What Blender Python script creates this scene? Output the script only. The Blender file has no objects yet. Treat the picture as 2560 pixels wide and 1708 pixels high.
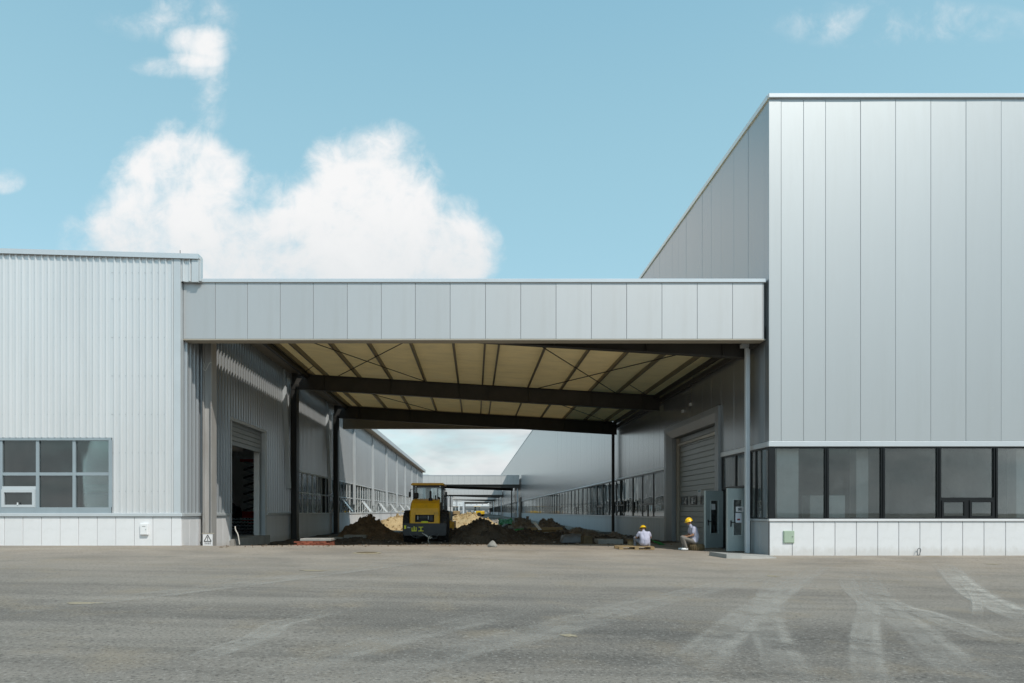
import bpy, bmesh, math, random
from mathutils import Vector, Matrix, noise
sc = bpy.context.scene
R = math.radians
random.seed(7)

# ------------------------------------------------------------------ camera
S = 0.013            # metres per photograph pixel on the facade plane (Y = 0)
D = 22.1             # camera to facade plane
HC = 1.45            # eye height
cam = bpy.data.cameras.new('camera'); camo = bpy.data.objects.new('camera', cam)
sc.collection.objects.link(camo)
camo.location = (0, -D, HC); camo.rotation_euler = (R(90), 0, 0)
cam.sensor_width = 36; cam.lens = 36 * 1700 / 2560
cam.shift_x = 93 / 2560; cam.shift_y = 425 / 2560
cam.clip_start = 0.1; cam.clip_end = 6000
sc.camera = camo

# ------------------------------------------------------------------ sun, sky, exposure
SUN_TO = Vector((0.60, -0.80, 1.26)).normalized()       # towards the sun
EL = math.asin(SUN_TO.z)
sun = bpy.data.lights.new('sun', 'SUN'); suno = bpy.data.objects.new('sun', sun)
sc.collection.objects.link(suno); suno.location = (30, -40, 60)
sun.energy = 3.3; sun.angle = R(0.5); sun.color = (1.0, 0.95, 0.87)
suno.rotation_euler = SUN_TO.to_track_quat('Z', 'Y').to_euler()
sc.view_settings.view_transform = 'Standard'; sc.view_settings.look = 'None'
sc.view_settings.exposure = 0.0; sc.view_settings.gamma = 1.0
sc.view_settings.use_curve_mapping = False
sc.cycles.use_denoising = True
sc.cycles.max_bounces = 7; sc.cycles.diffuse_bounces = 4; sc.cycles.glossy_bounces = 4
sc.cycles.transparent_max_bounces = 12; sc.cycles.transmission_bounces = 4
sc.cycles.caustics_reflective = False; sc.cycles.caustics_refractive = False
sc.cycles.sample_clamp_indirect = 6

world = bpy.data.worlds.new('World'); sc.world = world; world.use_nodes = True
wt = world.node_tree; wt.nodes.clear()
world.cycles.sampling_method = 'MANUAL'; world.cycles.sample_map_resolution = 512

class NT:
    """small helper for node maths"""
    def __init__(s, tree): s.t = tree
    def n(s, typ, **kw):
        nd = s.t.nodes.new(typ)
        for k, v in kw.items(): setattr(nd, k, v)
        return nd
    def put(s, sock, v):
        if hasattr(v, 'is_output') or isinstance(v, bpy.types.NodeSocket): s.t.links.new(v, sock)
        else: sock.default_value = v
    def m(s, op, a, b=0.0, c=0.0, clamp=False):
        nd = s.n('ShaderNodeMath', operation=op, use_clamp=clamp)
        s.put(nd.inputs[0], a); s.put(nd.inputs[1], b); s.put(nd.inputs[2], c)
        return nd.outputs[0]
    def vm(s, op, a, b=(0, 0, 0)):
        nd = s.n('ShaderNodeVectorMath', operation=op)
        s.put(nd.inputs[0], a); s.put(nd.inputs[1], b)
        return nd.outputs[1] if op in ('LENGTH', 'DOT_PRODUCT', 'DISTANCE') else nd.outputs[0]
    def noise(s, vec, scale, detail=4, rough=0.55, dist=0.0, col=False):
        nd = s.n('ShaderNodeTexNoise')
        if vec is not None: s.put(nd.inputs['Vector'], vec)
        s.put(nd.inputs['Scale'], scale); s.put(nd.inputs['Detail'], detail)
        s.put(nd.inputs['Roughness'], rough); s.put(nd.inputs['Distortion'], dist)
        return nd.outputs['Color' if col else 'Fac']
    def ss(s, v, lo, hi, a=0.0, b=1.0):
        nd = s.n('ShaderNodeMapRange', interpolation_type='SMOOTHSTEP')
        s.put(nd.inputs['Value'], v); s.put(nd.inputs['From Min'], lo); s.put(nd.inputs['From Max'], hi)
        s.put(nd.inputs['To Min'], a); s.put(nd.inputs['To Max'], b)
        return nd.outputs[0]
    def mix(s, f, a, b, blend='MIX'):
        nd = s.n('ShaderNodeMix', data_type='RGBA', blend_type=blend)
        s.put(nd.inputs[0], f); s.put(nd.inputs[6], a); s.put(nd.inputs[7], b)
        return nd.outputs[2]

w = NT(wt)
sky = w.n('ShaderNodeTexSky', sky_type='NISHITA', sun_disc=False)
sky.sun_elevation = EL; sky.sun_rotation = math.atan2(SUN_TO.x, SUN_TO.y)
sky.altitude = 50; sky.air_density = 1.0; sky.dust_density = 0.7; sky.ozone_density = 1.0
tc = w.n('ShaderNodeTexCoord').outputs['Generated']
dirn = w.vm('NORMALIZE', tc)
sx = w.n('ShaderNodeSeparateXYZ'); w.put(sx.inputs[0], dirn)
dx, dy, dz = sx.outputs
# hue of the sky: the photograph's air is a touch more cyan and hazy than the clear model sky
tint = w.mix(1.0, sky.outputs[0], (1.2, 1.2, 1.15, 1), 'MULTIPLY')
air = w.mix(w.ss(dz, 0.0, 0.42), (3.6, 5.4, 5.4, 1), (2.75, 5.0, 5.45, 1))
air = w.mix(w.ss(dz, 0.38, 0.95), air, (1.0, 3.2, 4.7, 1))
skycol = w.mix(0.6, tint, air)
# --- clouds: soft bodies at fixed bearings, their edges broken up by noise, and a broken layer all round
ok = w.m('GREATER_THAN', dy, 0.05)
iy = w.m('DIVIDE', 1.0, w.m('MAXIMUM', dy, 0.05))
U = w.m('MULTIPLY', dx, iy); V = w.m('MULTIPLY', dz, iy)
cv = w.n('ShaderNodeCombineXYZ'); w.put(cv.inputs[0], U); w.put(cv.inputs[1], V); pv = cv.outputs[0]
def uv(x, y): return ((x * 1.0894 - 1187) / 1700, (1279 - y * 1.0894) / 1700)
fine = w.noise(pv, 7.0, 6, 0.60, 0.3)
wisp = w.noise(pv, 27.0, 4, 0.66, 0.7)
edge = w.m('ADD', w.m('MULTIPLY', w.m('SUBTRACT', fine, 0.5), 2.3), w.m('MULTIPLY', w.m('SUBTRACT', wisp, 0.5), 0.75))
def blob_sum(bl):
    acc = None
    for (bx, by, rx, ry, k) in bl:
        cx, cy = uv(bx, by); ax_, ay_ = 1700 / (rx * 1.42), 1700 / (ry * 1.42)
        nd = w.n('ShaderNodeVectorMath', operation='MULTIPLY_ADD'); w.put(nd.inputs[0], pv); nd.inputs[1].default_value = (ax_, ay_, 0); nd.inputs[2].default_value = (-cx * ax_, -cy * ay_, 0)
        q = w.vm('DOT_PRODUCT', nd.outputs[0], nd.outputs[0])
        g = w.m('MULTIPLY_ADD', q, -k, k, clamp=True)
        acc = g if acc is None else w.m('ADD', acc, g)
    return acc
F = w.m('MINIMUM', blob_sum([(410, 375, 130, 95, 1), (455, 515, 225, 165, 1), (340, 565, 190, 110, 0.9), (850, 415, 140, 130, 1.05), (880, 560, 225, 150, 1), (1025, 600, 120, 95, 0.9), (660, 640, 280, 130, 1)]), 1.1)
big = w.ss(w.m('MULTIPLY_ADD', edge, w.ss(F, 0.0, 0.3), F), 0.24, 1.2)
# the small torn cloud above and thin wisps
G = blob_sum([(465, 105, 74, 40, 0.80), (395, 155, 95, 26, 0.66), (482, 195, 42, 120, 0.60), (395, 40, 170, 60, 0.40), (4, 415, 52, 30, 0.55), (2060, 55, 300, 60, 0.42)])
small = w.ss(w.m('MULTIPLY_ADD', w.m('MULTIPLY', edge, w.ss(G, 0.0, 0.35)), 0.95, G), 0.12, 1.25)
front = w.m('MULTIPLY', ok, w.m('MAXIMUM', big, small))
# broken layer low over the horizon in every direction
dome = w.vm('MULTIPLY', dirn, (1, 1, 2.6))
lay = w.noise(dome, 3.1, 5, 0.58, 0.2)
low = w.m('MULTIPLY', w.ss(lay, 0.27, 0.50), w.ss(dz, 0.12, 0.22, 1.0, 0.0))
lowveil = w.ss(dz, 0.0, 0.11, 0.62, 0.0)
scat = w.m('MULTIPLY', w.ss(w.noise(dirn, 2.3, 4, 0.6, 0.3), 0.56, 0.72), w.ss(dy, -0.15, 0.1, 0.8, 0.0))
cl = w.m('MAXIMUM', w.m('MAXIMUM', front, low), w.m('MAXIMUM', scat, lowveil), clamp=True)
shade = w.ss(w.noise(dome, 5.0, 4, 0.6, 0.4), 0.30, 0.68)
lowc = w.mix(shade, (3.3, 3.85, 4.05, 1), (5.3, 5.5, 5.55, 1))
under = w.ss(w.m('MULTIPLY_ADD', fine, 0.22, V), 0.42, 0.60)                    # the flat cloud base is greyer than its tops
hic = w.mix(under, (5.25, 5.45, 5.55, 1), (6.2, 6.22, 6.24, 1))
ccol = w.mix(w.ss(dz, 0.13, 0.24), lowc, hic)
final = w.mix(cl, skycol, ccol)
bg = w.n('ShaderNodeBackground'); w.put(bg.inputs[0], final); bg.inputs[1].default_value = 0.15
wo = w.n('ShaderNodeOutputWorld'); wt.links.new(bg.outputs[0], wo.inputs[0])

# ------------------------------------------------------------------ helpers
C = sc.collection
def tag(o, label=None, cat=None, group=None, kind=None):
    if label: o['label'] = label
    if cat: o['category'] = cat
    if group: o['group'] = group
    if kind: o['kind'] = kind
    return o
def thing(name, label, cat, loc=(0, 0, 0), rz=0.0, group=None):
    o = bpy.data.objects.new(name, None); C.objects.link(o)
    o.location = loc; o.rotation_euler = (0, 0, rz); o.empty_display_size = 0.2
    return tag(o, label, cat, group)
def px(x, y, r):
    """a point of the place from its bearing and its depth ratio r = depth / D"""
    return Vector(((x - 1187) * S * r, D * (r - 1), HC + (1279 - y) * S * r))

class MB:
    def __init__(s): s.v = []; s.f = []; s.mi = []; s.cur = 0
    def add(s, vs, fs):
        b = len(s.v); s.v += [tuple(p) for p in vs]
        for f in fs: s.f.append([i + b for i in f]); s.mi.append(s.cur)
        return s
    def box(s, x0, x1, y0, y1, z0, z1):
        return s.add([(x0, y0, z0), (x1, y0, z0), (x1, y1, z0), (x0, y1, z0), (x0, y0, z1), (x1, y0, z1), (x1, y1, z1), (x0, y1, z1)],
              [(0, 3, 2, 1), (4, 5, 6, 7), (0, 1, 5, 4), (1, 2, 6, 5), (2, 3, 7, 6), (3, 0, 4, 7)])
    def cbox(s, x0, x1, y0, y1, z0, z1, b=0.01):
        """box with chamfered edges all round (two insets)"""
        b = min(b, (x1 - x0) / 3, (y1 - y0) / 3, (z1 - z0) / 3)
        bm = bmesh.new(); bmesh.ops.create_cube(bm, size=1)
        for v in bm.verts:
            v.co = ((x0 + x1) / 2 + v.co.x * (x1 - x0), (y0 + y1) / 2 + v.co.y * (y1 - y0), (z0 + z1) / 2 + v.co.z * (z1 - z0))
        bmesh.ops.bevel(bm, geom=bm.edges[:], offset=b, segments=1, affect='EDGES', profile=0.5)
        bm.verts.index_update()
        s.add([v.co[:] for v in bm.verts], [[v.index for v in f.verts] for f in bm.faces]); bm.free()
        return s
    def obox(s, c, ax, ay, az):
        """oriented box: centre and three half-axis vectors"""
        c = Vector(c); ax = Vector(ax); ay = Vector(ay); az = Vector(az)
        vs = [c + i * ax + j * ay + k * az for k in (-1, 1) for j in (-1, 1) for i in (-1, 1)]
        return s.add(vs, [(0, 2, 3, 1), (4, 5, 7, 6), (0, 1, 5, 4), (1, 3, 7, 5), (3, 2, 6, 7), (2, 0, 4, 6)])
    def bar(s, a, b, wd, hg, up=(0, 0, 1)):
        a = Vector(a); b = Vector(b); d = (b - a); L = d.length; d.normalize(); up = Vector(up)
        sd = d.cross(up)
        if sd.length < 1e-4: sd = d.cross(Vector((1, 0, 0)))
        sd.normalize(); u = sd.cross(d).normalized()
        return s.obox((a + b) / 2, d * L / 2, sd * wd / 2, u * hg / 2)
    def tube(s, pts, rad, n=8, cap=True):
        pts = [Vector(p) for p in pts]; rads = rad if isinstance(rad, (list, tuple)) else [rad] * len(pts)
        base = len(s.v); prev = None
        for i, p in enumerate(pts):
            d = (pts[min(i + 1, len(pts) - 1)] - pts[max(i - 1, 0)]).normalized()
            if prev is None:
                a = d.orthogonal().normalized()
            else:
                a = (prev - d * prev.dot(d)).normalized()
            prev = a; b = d.cross(a)
            for k in range(n):
                t = 2 * math.pi * k / n
                s.v.append(tuple(p + (a * math.cos(t) + b * math.sin(t)) * rads[i]))
        for i in range(len(pts) - 1):
            for k in range(n):
                k2 = (k + 1) % n
                s.f.append([base + i * n + k, base + i * n + k2, base + (i + 1) * n + k2, base + (i + 1) * n + k]); s.mi.append(s.cur)
        if cap:
            s.f.append([base + k for k in range(n)][::-1]); s.mi.append(s.cur)
            s.f.append([base + (len(pts) - 1) * n + k for k in range(n)]); s.mi.append(s.cur)
        return s
    def lathe(s, prof, c=(0, 0, 0), axis='z', n=16):
        """prof: (radius, height) pairs"""
        b = len(s.v); c = Vector(c)
        for (r_, h) in prof:
            for k in range(n):
                t = 2 * math.pi * k / n; p = (r_ * math.cos(t), r_ * math.sin(t), h)
                if axis == 'x': p = (p[2], p[0], p[1])
                if axis == 'y': p = (p[1], p[2], p[0])
                s.v.append(tuple(c + Vector(p)))
        for i in range(len(prof) - 1):
            for k in range(n):
                k2 = (k + 1) % n
                s.f.append([b + i * n + k, b + i * n + k2, b + (i + 1) * n + k2, b + (i + 1) * n + k]); s.mi.append(s.cur)
        s.f.append([b + k for k in range(n)][::-1]); s.mi.append(s.cur)
        s.f.append([b + (len(prof) - 1) * n + k for k in range(n)]); s.mi.append(s.cur)
        return s
    def prism(s, poly, axis, a0, a1):
        """poly: 2D points extruded along axis ('x': (y,z), 'y': (x,z), 'z': (x,y))"""
        def P(p, a):
            return (a, p[0], p[1]) if axis == 'x' else (p[0], a, p[1]) if axis == 'y' else (p[0], p[1], a)
        n = len(poly); vs = [P(p, a0) for p in poly] + [P(p, a1) for p in poly]
        return s.add(vs, [list(range(n)), list(range(2 * n - 1, n - 1, -1))] + [(i, i + n, (i + 1) % n + n, (i + 1) % n) for i in range(n)])
    def mesh(s, name, mats, smooth=False):
        me = bpy.data.meshes.new(name); me.from_pydata(s.v, [], s.f)
        for m_ in (mats if isinstance(mats, (list, tuple)) else [mats]): me.materials.append(m_)
        me.polygons.foreach_set('material_index', s.mi)
        bm = bmesh.new(); bm.from_mesh(me); bmesh.ops.recalc_face_normals(bm, faces=bm.faces); bm.to_mesh(me); bm.free()
        if smooth: me.polygons.foreach_set('use_smooth', [True] * len(me.polygons))
        me.update(); return me
    def build(s, name, mats, parent=None, smooth=False, local=False):
        return link(name, s.mesh(name, mats, smooth), parent, local)
def link(name, me, parent=None, local=False):
    o = bpy.data.objects.new(name, me); C.objects.link(o)
    if parent is not None:
        o.parent = parent
        if not local and parent.type == 'EMPTY': o.matrix_parent_inverse = Matrix.Translation(parent.location).inverted()
    return o
def part(name, mats, parent, *boxes, **kw):
    b = MB()
    for q in boxes: b.box(*q)
    return b.build(name, mats, parent, **kw)
def copy_tree(o, parent=None):
    c = o.copy(); C.objects.link(c); c.parent = parent
    for ch in [k for k in bpy.data.objects if k.parent == o]:
        d = ch.copy(); C.objects.link(d); d.parent = c
        for g in [k for k in bpy.data.objects if k.parent == ch]:
            e = g.copy(); C.objects.link(e); e.parent = d
    return c

# ------------------------------------------------------------------ materials
M = {}
def pm(name, col, rough=0.5, metal=0.0, var=0.06, scale=2.0, bump=0.0, bscale=60.0, spec=0.5, rnd=0.0, stretch=(1, 1, 1),
       dirt=None, dirt_amt=0.0, dirt_scale=1.0, bdist=0.01, rvar=0.0):
    m = bpy.data.materials.new(name); m.use_nodes = True; t = NT(m.node_tree)
    p = m.node_tree.nodes['Principled BSDF']
    co = t.n('ShaderNodeTexCoord').outputs['Object']
    co = t.vm('MULTIPLY', co, stretch)
    n1 = t.noise(co, scale, 6, 0.6)
    v = t.ss(n1, 0.25, 0.75, 1 - var, 1 + var)
    if rnd:
        oi = t.n('ShaderNodeObjectInfo').outputs['Random']
        v = t.m('MULTIPLY', v, t.m('ADD', t.m('MULTIPLY', oi, 2 * rnd), 1 - rnd))
    cc = t.n('ShaderNodeCombineColor'); [t.put(cc.inputs[i], v) for i in range(3)]
    base = t.mix(1.0, (*col, 1), cc.outputs[0], 'MULTIPLY')
    if dirt:
        dn = t.noise(co, dirt_scale, 8, 0.65, 0.3)
        base = t.mix(t.ss(dn, 0.45, 0.75, 0.0, dirt_amt), base, (*dirt, 1))
    t.put(p.inputs['Base Color'], base)
    p.inputs['Roughness'].default_value = rough; p.inputs['Metallic'].default_value = metal
    p.inputs['Specular IOR Level'].default_value = spec
    if rvar: t.put(p.inputs['Roughness'], t.ss(t.noise(co, scale * 2.3, 5), 0.3, 0.7, rough - rvar, rough + rvar))
    if bump:
        bn = t.n('ShaderNodeBump'); bn.inputs['Strength'].default_value = bump; bn.inputs['Distance'].default_value = bdist
        t.put(bn.inputs['Height'], t.noise(co, bscale, 6, 0.6)); t.put(p.inputs['Normal'], bn.outputs[0])
    M[name] = m; return m
pm('panel', (0.56, 0.565, 0.565), 0.50, 0.60, 0.03, 0.5, rnd=0.03, stretch=(1, 1, 0.12), dirt=(0.46, 0.45, 0.43), dirt_amt=0.22, dirt_scale=2.2)
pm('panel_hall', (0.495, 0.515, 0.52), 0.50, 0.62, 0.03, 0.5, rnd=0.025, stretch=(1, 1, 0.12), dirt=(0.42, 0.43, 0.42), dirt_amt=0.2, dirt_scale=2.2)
pm('plinth_side', (0.50, 0.54, 0.565), 0.45, 0.15, 0.04, 1.0, rnd=0.03)  # lighter bluish colour stands in for reflections on the side plinth
pm('panel_side_shaded', (0.35, 0.365, 0.375), 0.25, 0.6, 0.02, 0.5, rnd=0.012, stretch=(1, 1, 0.12), dirt=(0.30, 0.30, 0.29), dirt_amt=0.2, dirt_scale=2.0)  # side-wall copy of the hall panels, darkened to paint in its shade
pm('coping', (0.66, 0.69, 0.71), 0.35, 0.4, 0.03, 0.8, bump=0.06, bscale=1.3)
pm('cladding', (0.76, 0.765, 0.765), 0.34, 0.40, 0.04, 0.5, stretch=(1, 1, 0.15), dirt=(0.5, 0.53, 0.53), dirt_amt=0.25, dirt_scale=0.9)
pm('cladding_side_shaded', (0.45, 0.475, 0.495), 0.27, 0.42, 0.05, 0.6, stretch=(1, 1, 0.2), dirt=(0.42, 0.44, 0.44), dirt_amt=0.3)  # side copy of the cladding, canopy shade put into its colour
pm('trim', (0.58, 0.62, 0.64), 0.4, 0.2, 0.04, 1.0)
pm('joint', (0.27, 0.28, 0.29), 0.8)
pm('stone', (0.74, 0.74, 0.745), 0.75, 0, 0.03, 1.4, rnd=0.03, bump=0.15, bscale=55, bdist=0.004, dirt=(0.60, 0.60, 0.58), dirt_amt=0.4, dirt_scale=2.2)
def splash(m, z0, z1, col):
    t = NT(m.node_tree); p = m.node_tree.nodes['Principled BSDF']; src = p.inputs['Base Color'].links[0].from_socket
    g = t.n('ShaderNodeNewGeometry').outputs['Position']; sp = t.n('ShaderNodeSeparateXYZ'); t.put(sp.inputs[0], g)
    n1 = t.noise(t.vm('MULTIPLY', g, (1, 1, 0.6)), 5.0, 7, 0.7)
    f = t.ss(t.m('SUBTRACT', t.m('MULTIPLY', n1, z1 - z0), t.m('SUBTRACT', sp.outputs[2], z0)), -0.05, 0.22, 0.0, 0.28)
    t.put(p.inputs['Base Color'], t.mix(f, src, (*col, 1)))
splash(M['stone'], 0.0, 0.62, (0.40, 0.36, 0.30))
pm('inner', (0.36, 0.37, 0.37), 0.8, 0, 0.08)
pm('inner_pale', (0.78, 0.78, 0.76), 0.8, 0, 0.05)
pm('inner_floor', (0.26, 0.26, 0.25), 0.6, 0, 0.2, 0.8)
pm('black_frame', (0.012, 0.014, 0.015), 0.35, 0.3, 0.1)
pm('grey_frame', (0.34, 0.40, 0.43), 0.4, 0.2, 0.05)
pm('white_frame', (0.70, 0.73, 0.74), 0.45, 0, 0.05)
pm('steel', (0.06, 0.056, 0.05), 0.5, 0.2, 0.15, 1.5)
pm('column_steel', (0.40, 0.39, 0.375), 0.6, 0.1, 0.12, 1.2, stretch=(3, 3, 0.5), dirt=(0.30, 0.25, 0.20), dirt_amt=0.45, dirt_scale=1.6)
pm('shaded_column', (0.035, 0.035, 0.033), 0.5, 0.2, 0.15, 1.2)  # rear columns and posts: near black to paint in the shade there
pm('purlin', (0.25, 0.215, 0.16), 0.5, 0.3, 0.1)
pm('ceiling', (0.95, 0.80, 0.49), 0.6, 0, 0.06, 0.7, stretch=(1, 2, 1), dirt=(0.55, 0.44, 0.26), dirt_amt=0.3)
pm('soffit', (0.42, 0.38, 0.31), 0.55, 0.1, 0.05)
pm('post', (0.62, 0.66, 0.69), 0.4, 0.1, 0.05)
pm('shutter', (0.36, 0.385, 0.39), 0.42, 0.25, 0.04, 0.8, rnd=0.02)
pm('surround', (0.31, 0.33, 0.345), 0.4, 0.3, 0.04)
pm('door_leaf', (0.40, 0.46, 0.455), 0.38, 0.05, 0.05)
pm('door_edge', (0.50, 0.56, 0.55), 0.4, 0.05, 0.05)
pm('rubber', (0.018, 0.018, 0.018), 0.8, 0, 0.3, 12, dirt=(0.10, 0.085, 0.07), dirt_amt=0.6, dirt_scale=5)
pm('black_paint', (0.02, 0.021, 0.022), 0.45, 0, 0.2, 3, dirt=(0.07, 0.065, 0.06), dirt_amt=0.5, dirt_scale=3)
pm('charcoal_paint', (0.045, 0.047, 0.05), 0.5, 0, 0.15, 3, dirt=(0.11, 0.10, 0.09), dirt_amt=0.4, dirt_scale=2.5)
pm('yellow_paint', (0.88, 0.46, 0.012), 0.4, 0, 0.08, 2.5, dirt=(0.35, 0.20, 0.05), dirt_amt=0.45, dirt_scale=2.0)
pm('far_yellow', (0.80, 0.50, 0.02), 0.4)
pm('decal_yellow', (0.95, 0.92, 0.05), 0.5)
pm('white_paint', (0.80, 0.80, 0.80), 0.45, 0, 0.03)
pm('ink', (0.02, 0.02, 0.02), 0.6)
pm('green_box', (0.38, 0.47, 0.36), 0.45, 0, 0.04)
pm('chrome', (0.55, 0.56, 0.57), 0.25, 0.9)
pm('rope', (0.66, 0.64, 0.58), 0.9, 0, 0.1, 30)
pm('skin', (0.36, 0.19, 0.115), 0.55, 0, 0.08, 9)
pm('shirt', (0.46, 0.46, 0.57), 0.85, 0, 0.05, 8, bump=0.5, bscale=14, bdist=0.01)
pm('trousers', (0.21, 0.19, 0.17), 0.9, 0, 0.1, 8, bump=0.5, bscale=12, bdist=0.012)
pm('jeans', (0.20, 0.215, 0.25), 0.9, 0, 0.12, 8, bump=0.5, bscale=12, bdist=0.012)
pm('hat_yellow', (0.85, 0.52, 0.01), 0.28, 0, 0.02)
pm('hair', (0.012, 0.011, 0.010), 0.6)
pm('wood', (0.30, 0.21, 0.105), 0.8, 0, 0.2, 4, stretch=(1, 8, 8), bump=0.3, bscale=20)
pm('dark_wood', (0.14, 0.10, 0.05), 0.85, 0, 0.25, 5)
pm('green_sheet', (0.02, 0.26, 0.05), 0.6, 0, 0.2, 3, bump=0.4, bscale=6)
pm('concrete', (0.34, 0.33, 0.305), 0.85, 0, 0.1, 2.0, bump=0.35, bscale=30, dirt=(0.24, 0.22, 0.19), dirt_amt=0.6, dirt_scale=1.7)
pm('brick', (0.30, 0.09, 0.05), 0.9, 0, 0.2, 6, rnd=0.25, bump=0.4, bscale=30)
pm('rock', (0.27, 0.26, 0.235), 0.9, 0, 0.12, 6, bump=0.6, bscale=14)
pm('tarp', (0.13, 0.135, 0.14), 0.5, 0, 0.2, 3, bump=0.5, bscale=6)
pm('red', (0.50, 0.02, 0.02), 0.4, 0, 0.05)
pm('blue', (0.03, 0.20, 0.28), 0.45, 0, 0.1)
pm('navy', (0.05, 0.12, 0.17), 0.6, 0, 0.1)
pm('pale_sheet', (0.45, 0.52, 0.50), 0.6, 0, 0.05, 4, bump=0.4, bscale=5)
pm('brick_paper', (0.70, 0.74, 0.80), 0.7)
pm('lamp_white', (0.8, 0.8, 0.8), 0.5)
pm('galv', (0.42, 0.43, 0.43), 0.4, 0.6, 0.1, 4)
pm('far_panel', (0.62, 0.62, 0.61), 0.45, 0.3, 0.03)

# cream roof sheet; slight translucency added to brighten its underside
_m = M['ceiling']; _t = NT(_m.node_tree); _p = _m.node_tree.nodes['Principled BSDF']; _o = [n for n in _m.node_tree.nodes if n.type == 'OUTPUT_MATERIAL'][0]
_tl = _t.n('ShaderNodeBsdfTranslucent'); _tl.inputs[0].default_value = (0.80, 0.62, 0.33, 1); _mx = _t.n('ShaderNodeMixShader'); _mx.inputs[0].default_value = 0.085
_t.put(_mx.inputs[1], _p.outputs[0]); _t.put(_mx.inputs[2], _tl.outputs[0]); _t.put(_o.inputs[0], _mx.outputs[0])

def soil(name, col, col2, scale=3.0, bump=1.0, speck=None, bdist=0.05):
    m = bpy.data.materials.new(name); m.use_nodes = True; t = NT(m.node_tree); p = m.node_tree.nodes['Principled BSDF']
    co = t.n('ShaderNodeTexCoord').outputs['Object']
    a = t.noise(co, scale, 9, 0.68); b = t.noise(co, scale * 7, 8, 0.65)
    base = t.mix(t.ss(a, 0.32, 0.68), (*col, 1), (*col2, 1))
    base = t.mix(t.ss(b, 0.3, 0.7, 0.0, 0.45), base, tuple(c * 0.45 for c in col) + (1,))
    if speck: base = t.mix(t.ss(t.noise(co, scale * 5, 3, 0.5), 0.66, 0.70, 0, 0.8), base, (*speck, 1))
    t.put(p.inputs['Base Color'], base); p.inputs['Roughness'].default_value = 0.95; p.inputs['Specular IOR Level'].default_value = 0.15
    bn = t.n('ShaderNodeBump'); bn.inputs['Strength'].default_value = bump; bn.inputs['Distance'].default_value = bdist
    t.put(bn.inputs['Height'], t.m('ADD', b, t.m('MULTIPLY', a, 1.5))); t.put(p.inputs['Normal'], bn.outputs[0])
    M[name] = m
soil('dark_soil', (0.18, 0.128, 0.085), (0.34, 0.245, 0.16), 2.2, 1.0, None, 0.09)
soil('black_soil', (0.085, 0.068, 0.054), (0.16, 0.13, 0.10), 1.6, speck=(0.20, 0.18, 0.16))
soil('sand', (0.46, 0.33, 0.17), (0.62, 0.47, 0.26), 2.0, 0.8)
soil('rubble', (0.24, 0.19, 0.15), (0.42, 0.36, 0.30), 2.4, speck=(0.62, 0.60, 0.57))
soil('earth', (0.14, 0.115, 0.085), (0.21, 0.17, 0.12), 0.3)
soil('sand_dust', (0.32, 0.27, 0.19), (0.44, 0.38, 0.27), 8.0, 0.4)

def glass(name, tintc, dustc, dust, wob, streak=0.0, ior=1.55):
    m = bpy.data.materials.new(name); m.use_nodes = True; t = NT(m.node_tree); m.node_tree.nodes.clear()
    co = t.n('ShaderNodeTexCoord').outputs['Object']
    bn = t.n('ShaderNodeBump'); bn.inputs['Strength'].default_value = 1.0; bn.inputs['Distance'].default_value = wob
    t.put(bn.inputs['Height'], t.noise(t.vm('MULTIPLY', co, (1, 1, 0.3)), 0.8, 1.5, 0.4))
    tr = t.n('ShaderNodeBsdfTransparent'); tr.inputs[0].default_value = (*tintc, 1)
    gl = t.n('ShaderNodeBsdfGlossy'); gl.inputs['Roughness'].default_value = 0.015; gl.inputs[0].default_value = (0.95, 0.98, 0.98, 1)
    t.put(gl.inputs['Normal'], bn.outputs[0])
    fr = t.n('ShaderNodeFresnel'); fr.inputs[0].default_value = ior
    df = t.n('ShaderNodeBsdfDiffuse'); df.inputs[0].default_value = (*dustc, 1)
    dn = t.noise(t.vm('MULTIPLY', co, (1, 1, 0.10)), 7.0, 6, 0.6)
    dn2 = t.noise(co, 1.3, 5, 0.6)
    da = t.m('ADD', t.ss(dn, 0.35, 0.75, dust * (1 - streak), dust * (1 + streak)), t.ss(dn2, 0.45, 0.75, -0.02, 0.03), clamp=True)
    m1 = t.n('ShaderNodeMixShader'); t.put(m1.inputs[0], da); t.put(m1.inputs[1], tr.outputs[0]); t.put(m1.inputs[2], df.outputs[0])
    m2 = t.n('ShaderNodeMixShader'); t.put(m2.inputs[0], fr.outputs[0]); t.put(m2.inputs[1], m1.outputs[0]); t.put(m2.inputs[2], gl.outputs[0])
    o = t.n('ShaderNodeOutputMaterial'); t.put(o.inputs[0], m2.outputs[0])
    M[name] = m
glass('glass_front', (0.93, 0.95, 0.945), (0.44, 0.47, 0.46), 0.075, 0.002, 0.15)
glass('glass_left', (0.80, 0.89, 0.89), (0.30, 0.40, 0.40), 0.06, 0.003, 0.15, 2.0)
glass('glass_side', (0.55, 0.62, 0.62), (0.62, 0.67, 0.66), 0.20, 0.03, 0.7, 2.6)
glass('glass_cab', (0.90, 0.93, 0.93), (0.5, 0.5, 0.5), 0.05, 0.002, 0.5)
# ------------------------------------------------------------------ ground
def az(x, y=0.0):
    u = min(1, max(0, (x + 9.57) / 19.14))
    return 0.345 * (1 - u) + 0.02 * u
def edge_y(x):
    """far edge of the asphalt"""
    if x < -9.57 or x > 9.57: return 0.06
    if x < -8.6: return 0.15
    if x < 6.4: return 0.15 + (x + 8.6) / 15.0 * 6.6 + 0.22 * noise.noise((x * 0.9, 3.1, 0)) + 0.08 * noise.noise((x * 4, 1.1, 0))
    return 6.75 + (x - 6.4) / 3.17 * 2.6
def gp(x, y, off=0.0):
    """ground point of the asphalt at a bearing of the photograph"""
    z = 0.15
    for _ in range(6):
        r = (HC - z) / (S * (y - 1279)); X = (x - 1187) * S * r; z = az(X)
    return Vector((X, D * (r - 1), z + off))

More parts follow.
